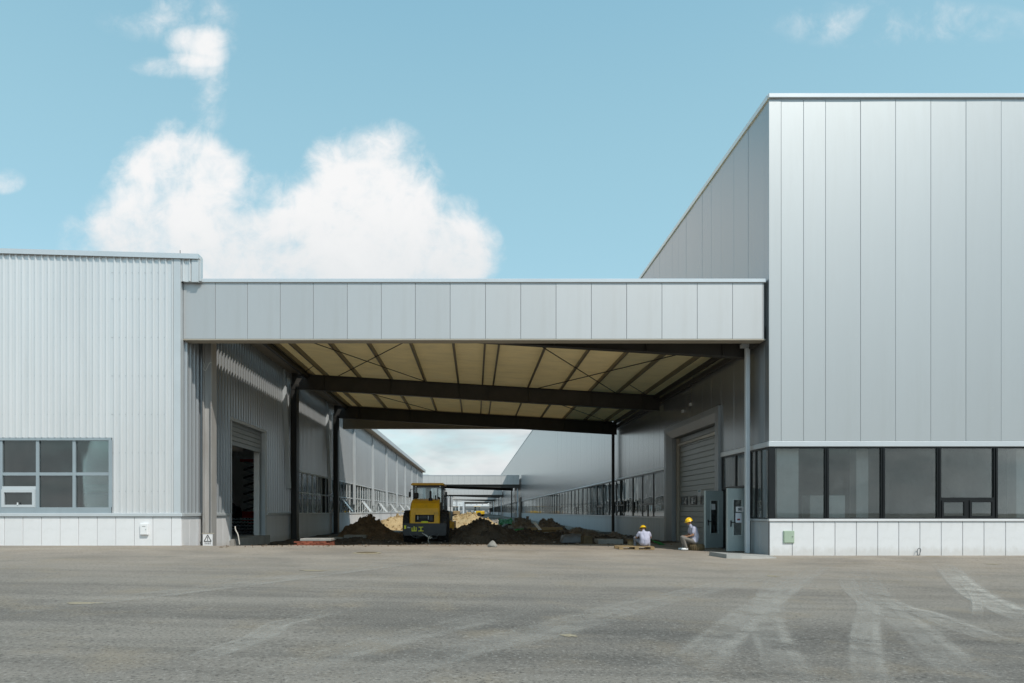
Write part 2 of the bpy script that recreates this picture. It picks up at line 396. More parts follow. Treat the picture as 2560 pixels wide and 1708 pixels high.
gm = bpy.data.materials.new('asphalt'); gm.use_nodes = True; t = NT(gm.node_tree); p = gm.node_tree.nodes['Principled BSDF']
co = t.n('ShaderNodeTexCoord').outputs['Object']
mp = t.n('ShaderNodeMapping'); t.put(mp.inputs['Vector'], co); mp.inputs['Rotation'].default_value = (0, 0, R(-38)); mp.inputs['Scale'].default_value = (0.10, 0.85, 1)
band = t.noise(mp.outputs[0], 1.0, 6, 0.62, 0.25)
mp2 = t.n('ShaderNodeMapping'); t.put(mp2.inputs['Vector'], co); mp2.inputs['Rotation'].default_value = (0, 0, R(-20)); mp2.inputs['Scale'].default_value = (0.35, 2.2, 1)
band2 = t.noise(mp2.outputs[0], 1.0, 5, 0.6, 0.2)
patch = t.noise(co, 0.35, 7, 0.62, 0.3)
agg = t.noise(co, 30.0, 4, 0.75)
agg2 = t.noise(co, 9.0, 6, 0.75)
c0 = t.mix(t.ss(band, 0.33, 0.67), (0.135, 0.121, 0.104, 1), (0.268, 0.238, 0.200, 1))
c0 = t.mix(t.ss(band2, 0.35, 0.7, 0, 0.35), c0, (0.29, 0.255, 0.215, 1))
c0 = t.mix(t.ss(t.noise(co, 0.16, 5, 0.6, 0.4), 0.36, 0.62, 0.0, 0.38), c0, (0.105, 0.099, 0.09, 1))
c0 = t.mix(t.ss(t.noise(co, 1.7, 4, 0.6, 0.6), 0.68, 0.75, 0.0, 0.5), c0, (0.06, 0.056, 0.05, 1))
spy = t.n('ShaderNodeSeparateXYZ'); t.put(spy.inputs[0], co)
# dried silt carried out of the unpaved yard lies thicker near the buildings
silt = t.m('MULTIPLY', t.ss(spy.outputs[1], -16.0, -1.0, 0.0, 0.9), t.ss(patch, 0.28, 0.66, 0.35, 1.0))
c0 = t.mix(silt, c0, (0.395, 0.335, 0.272, 1))
c0 = t.mix(t.ss(t.noise(co, 0.9, 6, 0.65), 0.48, 0.70, 0, 0.45), c0, (0.29, 0.235, 0.165, 1))
c0 = t.mix(t.ss(agg, 0.46, 0.35, 0, 0.78), c0, (0.055, 0.05, 0.045, 1))
c0 = t.mix(t.ss(agg, 0.55, 0.65, 0, 0.62), c0, (0.40, 0.37, 0.33, 1))
c0 = t.mix(t.ss(agg2, 0.42, 0.28, 0, 0.4), c0, (0.07, 0.067, 0.06, 1))
t.put(p.inputs['Base Color'], t.mix(t.ss(agg2, 0.58, 0.70, 0, 0.28), c0, (0.34, 0.325, 0.295, 1))); p.inputs['Roughness'].default_value = 0.9; p.inputs['Specular IOR Level'].default_value = 0.2
bn = t.n('ShaderNodeBump'); bn.inputs['Strength'].default_value = 0.9; bn.inputs['Distance'].default_value = 0.012
t.put(bn.inputs['Height'], t.m('ADD', agg, t.m('MULTIPLY', agg2, 0.8))); t.put(p.inputs['Normal'], bn.outputs[0])
M['asphalt'] = gm

xs = [-90, -60, -40, -28, -20, -15, -12, -10.5, -9.58] + [-9.56 + 0.16 * i for i in range(120)] + [9.58, 10.5, 12, 15, 18, 24, 34, 50, 70, 90]
ts = [0, 0.3, 0.5, 0.65, 0.75, 0.82, 0.88, 0.93, 0.97, 1.0]
b = MB()
for x in xs:
    e = edge_y(x)
    for q in ts:
        y = -90 + (e + 90) * q
        b.v.append((x, y, az(x, y)))
    b.v.append((x, e + 0.02, -0.4))
nr = len(ts) + 1
for i in range(len(xs) - 1):
    for j in range(nr - 1):
        b.f.append([i * nr + j, (i + 1) * nr + j, (i + 1) * nr + j + 1, i * nr + j + 1]); b.mi.append(0)
road = b.build('asphalt_yard', gm); tag(road, 'grey dusty asphalt yard in front of the two halls', kind='structure')

part('ground', M['earth'], None, (-1500, 1500, -600, 3000, -1.2, -0.45))
tag(bpy.data.objects['ground'], kind='structure')

# unpaved passage between the halls
b = MB(); nx, ny = 64, 150
ys = [0.0 + 0.16 * j for j in range(100)] + [16 + 0.4 * j for j in range(1, 50)]
ys += [ys[-1] + 6 * j for j in range(1, 90)]
for y in ys:
    for i in range(nx + 1):
        x = -9.5 + 19.0 * i / nx
        a = 0.16 if y < 26 else 0.08
        h = -0.04 + a * noise.fractal((x * 0.8, y * 0.8, 2.0), 0.8, 2.0, 5) + 0.10 * max(0, noise.noise((x * 0.3, y * 0.25, 7)))
        if y < 9: h = min(h, az(x) - 0.06)
        if x < -7.5 or x > 8.3: h = min(h, 0.03)
        b.v.append((x, y, h))
for j in range(len(ys) - 1):
    for i in range(nx):
        k = j * (nx + 1) + i
        b.f.append([k, k + 1, k + nx + 2, k + nx + 1]); b.mi.append(0 if ys[j] < 27 else 1)
tag(b.build('unpaved_ground', [M['black_soil'], M['rubble']], smooth=False), 'bare dark earth of the passage between the halls', kind='structure')

# dusty wheel tracks on the asphalt (thin dust with ragged edges)
tm = bpy.data.materials.new('track_dust'); tm.use_nodes = True; t = NT(tm.node_tree); tm.node_tree.nodes.clear()
uvn = t.n('ShaderNodeUVMap').outputs[0]; su = t.n('ShaderNodeSeparateXYZ'); t.put(su.inputs[0], uvn)
co = t.n('ShaderNodeTexCoord').outputs['Object']
across = t.m('SUBTRACT', 1.0, t.m('ABSOLUTE', t.m('SUBTRACT', t.m('MULTIPLY', su.outputs[0], 2.0), 1.0)))
along = t.m('MULTIPLY', t.ss(su.outputs[1], 0.0, 0.3), t.ss(su.outputs[1], 1.0, 0.7))
al = t.m('MULTIPLY', t.m('MULTIPLY', t.ss(across, 0.0, 0.8), along), t.ss(t.noise(co, 2.2, 7, 0.68), 0.28, 0.62, 0.12, 1.0))
al = t.m('MULTIPLY', al, t.ss(t.noise(co, 28.0, 3, 0.7), 0.35, 0.6, 0.45, 1.0))
oi = t.n('ShaderNodeObjectInfo').outputs['Alpha']
al = t.m('MULTIPLY', al, oi)
df = t.n('ShaderNodeBsdfDiffuse'); df.inputs[0].default_value = (0.50, 0.465, 0.41, 1)
tr = t.n('ShaderNodeBsdfTransparent'); mx = t.n('ShaderNodeMixShader')
t.put(mx.inputs[0], al); t.put(mx.inputs[1], tr.outputs[0]); t.put(mx.inputs[2], df.outputs[0])
o_ = t.n('ShaderNodeOutputMaterial'); t.put(o_.inputs[0], mx.outputs[0])
def catmull(P, n=14):
    out = []
    for i in range(len(P) - 1):
        a, b_, c, d = P[max(i - 1, 0)], P[i], P[i + 1], P[min(i + 2, len(P) - 1)]
        for k in range(n):
            u = k / n
            out.append(0.5 * ((2 * b_) + (c - a) * u + (2 * a - 5 * b_ + 4 * c - d) * u * u + (3 * b_ - a - 3 * c + d) * u ** 3))
    out.append(P[-1]); return out
def zr(pts): return [(1280 + x / 1.836, 1360 + y / 1.836) for (x, y) in pts]
def zl(pts): return [(x / 1.836, 1360 + y / 1.836) for (x, y) in pts]
base_tracks = [(zr([(2520, 400), (2350, 335), (2250, 290), (2150, 240), (2070, 180), (2010, 120), (1960, 80)]), 0.26, 0.85),
          (zr([(2250, 720), (2000, 520), (1830, 375), (1720, 300), (1640, 200), (1600, 100)]), 0.22, 0.42),
          (zr([(1700, 720), (1640, 560), (1630, 400), (1640, 290), (1600, 245), (1548, 190), (1530, 100)]), 0.15, 0.50),
          (zr([(1350, 720), (1240, 520), (1190, 400), (1175, 290), (1200, 200), (1270, 110)]), 0.20, 0.42),
          (zr([(700, 680), (900, 500), (1080, 340), (1190, 260), (1350, 150), (1470, 80)]), 0.24, 0.45),
          (zr([(2420, 490), (2200, 430), (2080, 390), (1900, 320), (1780, 290), (1680, 230), (1640, 120)]), 0.20, 0.50),
          (zr([(-400, 520), (100, 420), (500, 310), (900, 210), (1400, 90)]), 0.30, 0.24),
          (zr([(-900, 700), (-300, 520), (300, 350), (900, 180)]), 0.26, 0.20),
          (zl([(900, 540), (1030, 490), (1200, 430), (1290, 372), (1400, 345), (1650, 290)]), 0.16, 0.42),
          (zl([(-100, 330), (500, 260), (1100, 190), (1800, 100), (2300, 40)]), 0.34, 0.22),
          (zl([(1200, 640), (1600, 500), (2000, 400), (2500, 280)]), 0.26, 0.24),
          (zr([(2060, 170), (2125, 250), (2132, 340)]), 0.07, 0.7)]
tracks = []
for pts, wd, alpha in base_tracks:      # twin tyres leave a broad faint band and two finer lines
    tracks += [(pts, wd * 1.5, alpha * 1.0, 0.0), (pts, wd * 0.45, alpha * 1.1, wd * 0.55), (pts, wd * 0.30, alpha * 0.8, -wd * 0.85)]
lift = 0
for pts, wd, alpha, shift in tracks:
    lift = (lift + 1) % 6
    P = catmull([gp(x, y) for (x, y) in pts]); b = MB(); n = len(P); uvs = []
    for i, q in enumerate(P):
        d = (P[min(i + 1, n - 1)] - P[max(i - 1, 0)]); d.z = 0; d.normalize(); sd = Vector((d.y, -d.x, 0))
        for k in (-1, 0, 1):
            v = q + sd * (wd * k + shift); b.v.append((v.x, v.y, az(v.x) + 0.004 + 0.0015 * lift)); uvs.append(((k + 1) / 2, i / (n - 1)))
    for i in range(n - 1):
        for k in range(2):
            a = i * 3 + k; b.f.append([a, a + 1, a + 4, a + 3]); b.mi.append(0)
    me = bpy.data.meshes.new('wheel_track'); me.from_pydata(b.v, [], b.f); me.materials.append(tm)
    ul = me.uv_layers.new(name='UVMap')
    for lp in me.loops: ul.data[lp.index].uv = uvs[lp.vertex_index]
    o = bpy.data.objects.new('wheel_track', me); C.objects.link(o); o.parent = road; o.color = (1, 1, 1, min(1, alpha * 1.0))

# ------------------------------------------------------------------ cladding helpers
def corrugated(name, mat, parent, axis, a0, a1, z0, z1, plane, out, pitch=0.209, h=0.050, top=None):
    """vertical ribs. axis: 'x' (wall faces out*Y) or 'y' (wall faces out*X)"""
    k = pitch / 0.209; prof = [(u * k, q) for (u, q) in ((0.0, 0), (0.030, 0), (0.070, 1), (0.088, 1), (0.128, 0), (0.160, 0), (0.168, 0.15), (0.176, 0.0))]
    if axis == 'y': prof = [(0.0, 0), (0.165, 0), (0.182, 1), (0.262, 1), (0.279, 0)]       # deep narrow trapezoid ribs on the long side
    pts = []; a = a0
    while a < a1 - 1e-6:
        for (u, q) in prof:
            if a + u < a1: pts.append((a + u, q * h))
        a += pitch
    pts.append((a1, 0))
    b = MB()
    for (u, q) in pts:
        zt = z1 if top is None else top(u)
        for z in (z0, zt):
            b.v.append((u, plane + out * q, z) if axis == 'x' else (plane + out * q, u, z))
    for i in range(len(pts) - 1):
        b.f.append([2 * i, 2 * i + 2, 2 * i + 3, 2 * i + 1]); b.mi.append(0)
    return b.build(name, mat, parent)
def panel_row(name, mat, parent, axis, bounds, z0, z1, plane, out, gap=0.016, th=0.03, bev=0.006, meshes={}):
    """a row of separate flat panels with open joints"""
    for i in range(len(bounds) - 1):
        a, c = bounds[i] + gap / 2, bounds[i + 1] - gap / 2
        key = (name, axis, round(c - a, 3), round(z1 - z0, 3), mat.name, out)
        if key not in meshes:
            L = c - a
            b = MB()
            if axis == 'x': b.cbox(0, L, 0, th, 0, z1 - z0, bev)
            else: b.cbox(0, th, 0, L, 0, z1 - z0, bev)
            meshes[key] = b.mesh(name, mat)
        o = bpy.data.objects.new(name, meshes[key]); C.objects.link(o); o.parent = parent
        o.matrix_parent_inverse = Matrix.Translation(parent.location).inverted()
        t0 = plane if out < 0 else plane - th
        rp = random.Random(hash((i, round(bounds[i], 2))) & 0xffff)
        if mat.name in ('panel', 'panel_hall', 'panel_side_shaded', 'far_panel'): o.rotation_euler = (rp.uniform(-0.0006, 0.0006), 0, rp.uniform(-0.003, 0.003)) if axis == 'x' else (0, rp.uniform(-0.0004, 0.0004), rp.uniform(-0.001, 0.001))
        o.location = (a, t0, z0) if axis == 'x' else (t0, a, z0)
def frange(a, b_, st):
    out = [a]
    while out[-1] + st < b_ - st * 0.35: out.append(out[-1] + st)
    out.append(b_); return out

# ================================================================== LEFT HALL
XL = -9.57; XW = -27.0; LEN = 102.0
LH = thing('factory_hall', 'low factory hall with ribbed pale metal cladding, left of the covered passage', 'building', (XL, 0, 0.3))
def lroof(x): return 9.66 + 0.028 * (-8.97 - x)
# ribbed front: right of the window, above it, and the parapet end over the eave
WX0, WX1, WZ0, WZ1 = -16.62, -11.80, 1.54, 3.81
corrugated('ribbed_cladding', M['cladding'], LH, 'x', WX1 + 0.02, -9.77, 1.40, 9, 0.0, -1, top=lroof)
corrugated('ribbed_cladding', M['cladding'], LH, 'x', WX0 - 0.02, WX1 + 0.02, WZ1 + 0.04, 9, 0.0, -1, top=lroof)
corrugated('ribbed_cladding', M['cladding'], LH, 'x', XW, WX0 - 0.02, 1.40, 9, 0.0, -1, top=lroof)
corrugated('ribbed_cladding', M['cladding'], LH, 'x', -9.545, -9.17, 8.92, 9, 0.004, -1, top=lroof)
q = MB(); a = WX1 + 0.02
while a < -9.9:
    for z in (2.1, 3.35, 4.6, 5.85, 7.1, 8.35, 9.2): q.box(a + 0.010, a + 0.024, -0.012, -0.001, z, z + 0.014)
    a += 0.209
a = WX0
while a < WX1:
    for z in (4.6, 5.85, 7.1, 8.35, 9.2): q.box(a + 0.010, a + 0.024, -0.012, -0.001, z, z + 0.014)
    a += 0.209
q.build('screw_rows', M['galv'], LH)['kind'] = 'stuff'
b = MB()
b.box(-9.77, -9.545, -0.045, 0.0, 1.40, lroof(-9.6))
b.prism([(-9.18, 8.90), (-8.97, 8.90), (-8.97, lroof(-8.97)), (-9.18, lroof(-9.18))], 'y', -0.045, 0.05)
b.build('corner_trim', M['trim'], LH)
part('corner_trim', M['trim'], LH, (XL - 0.03, XL + 0.022, 0.002, 0.18, 1.402, 8.91))
# coping with a small lip, following the slope
b = MB()
for (y0, y1, za, zb) in [(-0.10, 0.22, 0.0, 0.13), (-0.102, -0.085, -0.03, 0.0)]:
    b.prism([(XW, lroof(XW) + za), (-8.95, lroof(-8.95) + za), (-8.95, lroof(-8.95) + zb), (XW, lroof(XW) + zb)], 'y', y0, y1)
b.build('coping', M['coping'], LH)
part('corner_downpipe', M['trim'], LH, (-8.966, -8.90, 0.02, 0.16, 8.95, 9.72))
# backing wall behind the cladding
part('wall', M['inner'], LH, (XW, WX0, 0.04, 0.2, 0.3, 9.4), (WX1, XL - 0.04, 0.04, 0.2, 0.3, 9.4), (WX0, WX1, 0.04, 0.2, WZ1, 9.4),
     (WX0, WX1, 0.04, 0.2, 0.3, WZ0 - 0.02))
# ledge and stone plinth along the front
b = MB(); b.cbox(XW, XL + 0.10, -0.10, 0.03, 1.285, 1.398, 0.012); b.build('ledge', M['trim'], LH)
part('plinth_backing', M['joint'], LH, (XW, XL + 0.03, -0.02, 0.039, 0.2, 1.283))
bounds = [XW + 0.1]
jt = [-9.84 - 0.602 * k for k in range(29)][::-1]
panel_row('plinth_stone', M['stone'], LH, 'x', jt + [XL + 0.06], 0.28, 1.275, -0.05, -1, gap=0.014)
# front window
b = MB()
cols = [WX1 - 0.09 - 1.19 * k for k in range(5)]        # right edges of panes going left
b.box(WX0, WX1, -0.03, 0.10, WZ1 - 0.05, WZ1 + 0.035)
b.box(WX0, WX1, -0.045, 0.10, WZ0 - 0.14, WZ0 + 0.045)
b.box(WX1 - 0.085, WX1 + 0.03, -0.032, 0.10, WZ0 + 0.045, WZ1 - 0.05)
for k in range(1, 5):
    xr = WX1 - 0.085 - 1.19 * k + 0.10
    b.box(xr - 0.10, xr, 0.0, 0.10, WZ0 + 0.045, WZ1 - 0.05)
b.box(WX0 + 0.02, WX1 - 0.086, 0.004, 0.096, 2.62, 2.72)
wf = b.build('window_frame', M['grey_frame'], LH)
for k in range(4):
    x1 = WX1 - 0.085 - 1.19 * k; x0 = x1 - 1.09
    part('pane', M['glass_left'], wf, (x0, x1, 0.05, 0.056, 2.72, WZ1 - 0.05))
    if k == 2:
        part('pane', M['glass_left'], wf, (x0, x1, 0.05, 0.056, 2.27, 2.62))
        q = MB()
        q.box(x0, x1, -0.012, 0.09, 2.17, 2.27)
        q.box(x0, x1, -0.055, 0.045, 2.07, 2.168); q.box(x0, x1, -0.055, 0.045, 1.585, 1.67)
        q.box(x0, x0 + 0.09, -0.055, 0.045, 1.67, 2.07); q.box(x1 - 0.09, x1, -0.055, 0.045, 1.67, 2.07)
        q.build('opening_sash', M['trim'], wf)
        part('pane', M['glass_left'], wf, (x0 + 0.09, x1 - 0.09, 0.0, 0.006, 1.67, 2.07))
        part('latch', M['white_frame'], wf, (x0 + 0.52, x0 + 0.56, -0.075, -0.057, 1.66, 1.74))
    else:
        part('pane', M['glass_left'], wf, (x0, x1, 0.05, 0.056, WZ0 + 0.045, 2.62))
# side wall (faces the passage)
corrugated('ribbed_cladding', M['cladding_side_shaded'], LH, 'y', 0.19, 4.38, 1.40, 8.75, XL, 1, 0.30, 0.070)
corrugated('ribbed_cladding', M['cladding_side_shaded'], LH, 'y', 4.38, 8.90, 5.10, 8.75, XL, 1, 0.30, 0.070)
corrugated('ribbed_cladding', M['cladding_side_shaded'], LH, 'y', 8.90, 13.2, 1.40, 8.75, XL, 1, 0.30, 0.070)
corrugated('ribbed_cladding', M['cladding_side_shaded'], LH, 'y', 13.2, LEN, 3.66, 8.75, XL, 1, 0.30, 0.070)
part('wall', M['inner'], LH, (XL - 0.2, XL - 0.03, 0.21, 4.42, 0.3, 8.75), (XL - 0.2, XL - 0.03, 4.42, 8.86, 5.12, 8.75), (XL - 0.2, XL - 0.03, 8.86, 13.2, 0, 8.75),
     (XL - 0.2, XL - 0.03, 13.2, LEN, 3.64, 8.75), (XL - 0.2, XL - 0.03, 13.2, LEN, 0, 1.30))
b = MB(); b.cbox(XL - 0.03, XL + 0.10, 0.04, 4.3, 1.285, 1.398, 0.012); b.cbox(XL - 0.03, XL + 0.10, 8.98, 13.2, 1.285, 1.398, 0.012)
b.build('ledge', M['trim'], LH)
panel_row('plinth_stone', M['stone'], LH, 'y', frange(0.0, 4.3, 0.60), 0.02, 1.275, XL + 0.05, 1, gap=0.014)
panel_row('plinth_panel', M['stone'], LH, 'y', frange(8.98, 40, 0.60), 0.0, 1.275, XL + 0.05, 1, gap=0.014)
part('plinth_wall', M['stone'], LH, (XL - 0.02, XL + 0.05, 40.02, LEN, -0.3, 1.275))
part('plinth_backing', M['joint'], LH, (XL - 0.029, XL + 0.02, 0.05, 4.29, -0.1, 1.28), (XL - 0.029, XL + 0.02, 8.99, 40, -0.1, 1.28))
# roller door in the side wall
b = MB()
b.box(XL - 0.10, XL + 0.07, 4.30, 4.50, 0.30, 5.02); b.box(XL - 0.10, XL + 0.07, 8.72, 8.97, 0.05, 5.02); b.box(XL - 0.10, XL + 0.075, 4.30, 8.97, 5.02, 5.14)
df_ = b.build('roller_door_frame', M['trim'], LH)
for k in range(5):
    z = 4.10 + k * 0.19
    q = MB(); q.cbox(XL - 0.16, XL - 0.11, 4.5, 8.72, z, z + 0.183, 0.014); q.build('shutter_slat', M['shutter'], df_)
part('door_step', M['concrete'], LH, (XL - 0.8, XL + 0.22, 4.32, 8.95, -0.2, 0.372))
part('door_jamb', M['inner_pale'], LH, (XL - 0.45, XL - 0.21, 8.73, 9.0, 0.37, 4.9), (XL - 1.6, XL - 1.3, 4.3, 9.8, 4.25, 4.6))
# window band of the side wall
b = MB()
b.box(XL - 0.10, XL + 0.05, 13.2, LEN, 3.58, 3.66); b.box(XL - 0.10, XL + 0.09, 13.2, LEN, 1.281, 1.37); b.box(XL - 0.06, XL + 0.02, 13.28, LEN, 2.45, 2.51)
k = 0; y = 13.2; my = []
while y < LEN - 1: b.box(XL - 0.08, XL + 0.012, y, y + 0.06, 1.37, 3.58); my.append(y); y += 1.2
sf = b.build('window_band_frame', M['white_frame'], LH)
pmA = MB().box(0, 0.006, 0, 1.136, 0, 1.07).mesh('pane', M['glass_left'])
for i, y in enumerate(my):
    if y > 62: break
    for z in (1.374, 2.512):
        o = bpy.data.objects.new('pane', pmA); C.objects.link(o); o.parent = sf
        o.location = (XL - 0.03, y + 0.062, z)
part('pane', M['glass_left'], sf, (XL - 0.03, XL - 0.024, 62.5, LEN, 1.374, 3.578))
# hopper sashes standing open over the ledge
for y in (26.7, 35.3, 45.5, 54.3, 64.0, 72.5, 82.0):
    q = MB()
    for s_ in (0, 1.05):
        q.bar((XL + 0.05, y + s_, 2.30), (XL + 0.75, y + s_, 1.42), 0.07, 0.07)
    q.bar((XL + 0.05, y, 2.30), (XL + 0.05, y + 1.05, 2.30), 0.07, 0.07); q.bar((XL + 0.75, y, 1.42), (XL + 0.75, y + 1.05, 1.42), 0.09, 0.07)
    q.bar((XL + 0.02, y, 1.40), (XL + 0.45, y, 1.80), 0.035, 0.035)
    h_ = q.build('open_sash', M['white_frame'], LH)
    q = MB(); q.add([(XL + 0.06, y + 0.02, 2.29), (XL + 0.74, y + 0.02, 1.43), (XL + 0.74, y + 1.03, 1.43), (XL + 0.06, y + 1.03, 2.29)], [(0, 1, 2, 3)])
    q.build('pane', M['glass_cab'], h_)
# downpipes hanging a little off the wall
for k in range(10):
    y = 1.9 + 9.72 * k
    q = MB()
    x0, x1 = XL + 0.10, XL + 0.34
    q.bar((x0, y, 8.5), (x0 + 0.03, y, 7.6), 0.11, 0.10, (0, 1, 0)); q.bar((x0 + 0.03, y, 7.62), (x1 if k < 3 else x0 + 0.08, y, 2.6 if k < 3 else 2.0), 0.20, 0.13, (0, 1, 0))
    q.build('downpipe', M['trim'], LH)
# eave gutter, roof, far end, floor
part('eave_gutter', M['trim'], LH, (-9.545, -8.97, 0.66, LEN, 8.60, 9.0)); part('eave_soffit', M['soffit'], LH, (-9.54, -8.98, 0.66, LEN, 8.56, 8.598))
b = MB(); rl = MB(); SKY = [(4, 5), (14, 15), (48, 50), (60, 62), (75, 77)]; y = 0.21  # gaps added in the unseen roof so daylight brightens the hall
for (ya_, yb_) in SKY + [(LEN, LEN)]:
    b.prism([(XW, lroof(XW) - 0.45), (-9.2, lroof(-9.2) - 0.75), (-9.2, lroof(-9.2) - 0.62), (XW, lroof(XW) - 0.30)], 'y', y, ya_); y = yb_
    if yb_ < LEN:
        b.prism([(-14.0, lroof(-14) - 0.63), (-9.2, lroof(-9.2) - 0.75), (-9.2, lroof(-9.2) - 0.62), (-14.0, lroof(-14) - 0.50)], 'y', ya_, yb_)
        rl.prism([(XW, lroof(XW) - 0.36), (-14.0, lroof(-14) - 0.57), (-14.0, lroof(-14) - 0.56), (XW, lroof(XW) - 0.35)], 'y', ya_, yb_)
rf = b.build('roof', M['galv'], LH); rl.build('added_rooflight', M['glass_cab'], rf)
part('end_wall', M['cladding'], LH, (XW, XL - 0.21, LEN - 0.2, LEN, -0.3, 8.9)); part('far_wall', M['inner_pale'], LH, (XW - 0.2, XW, 0.04, LEN, -0.3, 9.6))
part('partition', M['inner_pale'], LH, (XW, XL - 0.3, 30.0, 30.15, 0.36, 8.6))
part('floor', M['inner_floor'], LH, (XW, XL - 0.21, 0.21, LEN, -0.3, 0.36))

# ================================================================== RIGHT HALL
XR = 9.57; RE = 31.0; RLEN = 430.0; RT = 14.86
RH = thing('factory_hall', 'tall grey panelled factory hall with black framed windows, right of the passage', 'building', (XR, 0, 0))
# front: tall panels
jx = [(v - 1187) * S for v in (1953, 2009, 2064, 2151.5, 2239, 2327, 2415, 2503)]
while jx[-1] < RE - 1.2: jx.append(jx[-1] + 1.144)
panel_row('wall_panel', M['panel_hall'], RH, 'x', jx, 3.74, RT, 0.0, -1, gap=0.006)
part('corner_panel', M['panel_hall'], RH, (XR - 0.004, jx[0] - 0.007, 0.0, 0.035, 3.74, RT))
part('wall_backing', M['joint'], RH, (XR + 0.034, RE, 0.036, 0.25, 3.56, RT))
b = MB(); b.cbox(XR - 0.05, RE, -0.07, 0.03, RT + 0.002, RT + 0.16, 0.02); b.box(XR - 0.05, XR + 0.10, 0.032, RLEN, RT + 0.002, RT + 0.16)
b.build('coping', M['coping'], RH)
b = MB(); b.cbox(XR - 0.03, RE, -0.03, 0.06, 3.56, 3.732, 0.01); b.build('window_head', M['coping'], RH)
# front plinth
ps = [XR] + [(1900 + v / 3.56 - 1187) * S for v in (285, 475, 665, 855, 1045, 1232, 1420, 1610, 1800, 1990, 2182)]
while ps[-1] < RE - 0.7: ps.append(ps[-1] + 0.692)
panel_row('plinth_stone', M['stone'], RH, 'x', ps, -0.02, 1.125, -0.02, -1, gap=0.016)
part('plinth_backing', M['joint'], RH, (XR + 0.002, RE, 0.011, 0.09, -0.3, 1.13))
b = MB(); b.cbox(XR - 0.03, RE, -0.06, 0.07, 1.132, 1.21, 0.008); b.build('window_sill', M['stone'], RH)
# front windows, black frames
def vbox(b_, x0, x1, z0, z1): b_.box(x0, x1, 0.03, 0.13, z0, z1)
b = MB(); z0, z1 = 1.212, 3.558
ml = [(v - 1187) * S for v in (1933, 2068.3, 2208.5, 2349, 2490.6)]
while ml[-1] < RE - 2: ml.append(ml[-1] + 1.83)
b.box(XR, RE, 0.012, 0.13, z1 - 0.05, z1); b.box(XR, RE, 0.012, 0.13, z0, z0 + 0.03)
b.box(XR + 0.0, ml[0] + 0.065, 0.0, 0.12, z0 + 0.03, z1 - 0.05)
for x in ml[1:]: b.box(x - 0.066, x + 0.066, 0.014, 0.128, z0 + 0.03, z1 - 0.05); b.box(x - 0.012, x + 0.012, -0.014, 0.014, z0 + 0.03, z1 - 0.05)
zt = HC + (1279 - 1247.5) * S
b.box(ml[3] + 0.066, ml[4] - 0.066, 0.016, 0.126, zt - 0.045, zt + 0.045)
xm = (ml[3] + ml[4]) / 2; b.box(xm - 0.055, xm + 0.055, 0.016, 0.126, z0 + 0.03, zt - 0.045)
wf = b.build('window_frame', M['black_frame'], RH)
for i in range(len(ml) - 1):
    xa, xb = ml[i] + 0.066, ml[i + 1] - 0.066
    part('pane', M['glass_front'], wf, (xa, xb, 0.06, 0.066, (zt + 0.045) if i == 3 else z0 + 0.03, z1 - 0.05))
    if i == 3:
        for (sa, sb) in ((xa, xm - 0.055), (xm + 0.055, xb)):
            q = MB(); q.box(sa, sb, -0.01, 0.05, z0 + 0.03, z0 + 0.10); q.box(sa, sb, -0.01, 0.05, zt - 0.11, zt - 0.047)
            q.box(sa, sa + 0.07, -0.01, 0.05, z0 + 0.10, zt - 0.11); q.box(sb - 0.07, sb, -0.01, 0.05, z0 + 0.10, zt - 0.11)
            q.build('opening_sash', M['black_frame'], wf)
            part('pane', M['glass_front'], wf, (sa + 0.07, sb - 0.07, 0.02, 0.026, z0 + 0.10, zt - 0.11))
# side wall: tall panels over the openings
ya = [0.036, 0.39, 1.70, 3.01, 4.33]; yd = [4.33 + 1.0914 * k for k in range(8)]; yb = [11.97 + 1.144 * k for k in range(44)]
panel_row('wall_panel', M['panel_side_shaded'], RH, 'y', ya, 3.74, RT, XR, -1, gap=0.007)
panel_row('wall_panel', M['panel_side_shaded'], RH, 'y', yd, 5.60, RT, XR, -1, gap=0.007)
panel_row('wall_panel', M['panel_side_shaded'], RH, 'y', yb, 3.66, RT, XR, -1, gap=0.007)
YE = yb[-1]
part('wall', M['panel_side_shaded'], RH, (XR, XR + 0.034, YE, RLEN, 3.66, RT))
part('wall_backing', M['joint'], RH, (XR + 0.036, XR + 0.24, 0.26, 4.33, 3.56, RT), (XR + 0.036, XR + 0.24, 4.33, 11.97, 5.05, RT), (XR + 0.036, XR + 0.24, 11.97, RLEN, 3.58, RT))
b = MB(); b.cbox(XR - 0.03, XR + 0.04, 0.062, 4.32, 3.56, 3.732, 0.008); b.cbox(XR - 0.025, XR + 0.04, 11.98, 120, 3.56, 3.655, 0.008); b.build('window_head', M['coping'], RH)
panel_row('plinth_panel', M['plinth_side'], RH, 'y', [0.014, 0.72, 1.5], -0.02, 1.125, XR + 0.004, -1, gap=0.016)
panel_row('plinth_panel', M['plinth_side'], RH, 'y', [11.97 + 0.57 * k for k in range(84)], -0.1, 1.10, XR + 0.004, -1, gap=0.012)
part('plinth_wall', M['plinth_side'], RH, (XR + 0.004, XR + 0.20, 11.97 + 0.57 * 83, RLEN, -0.4, 1.10), (XR + 0.036, XR + 0.2, 0.092, 1.5, -0.3, 1.12), (XR + 0.036, XR + 0.2, 11.97, 59.2, -0.3, 1.10))
b = MB(); b.cbox(XR - 0.04, XR + 0.06, 0.072, 1.5, 1.132, 1.205, 0.006); b.cbox(XR - 0.04, XR + 0.06, 11.97, RLEN, 1.102, 1.16, 0.006); b.build('window_sill', M['coping'], RH)
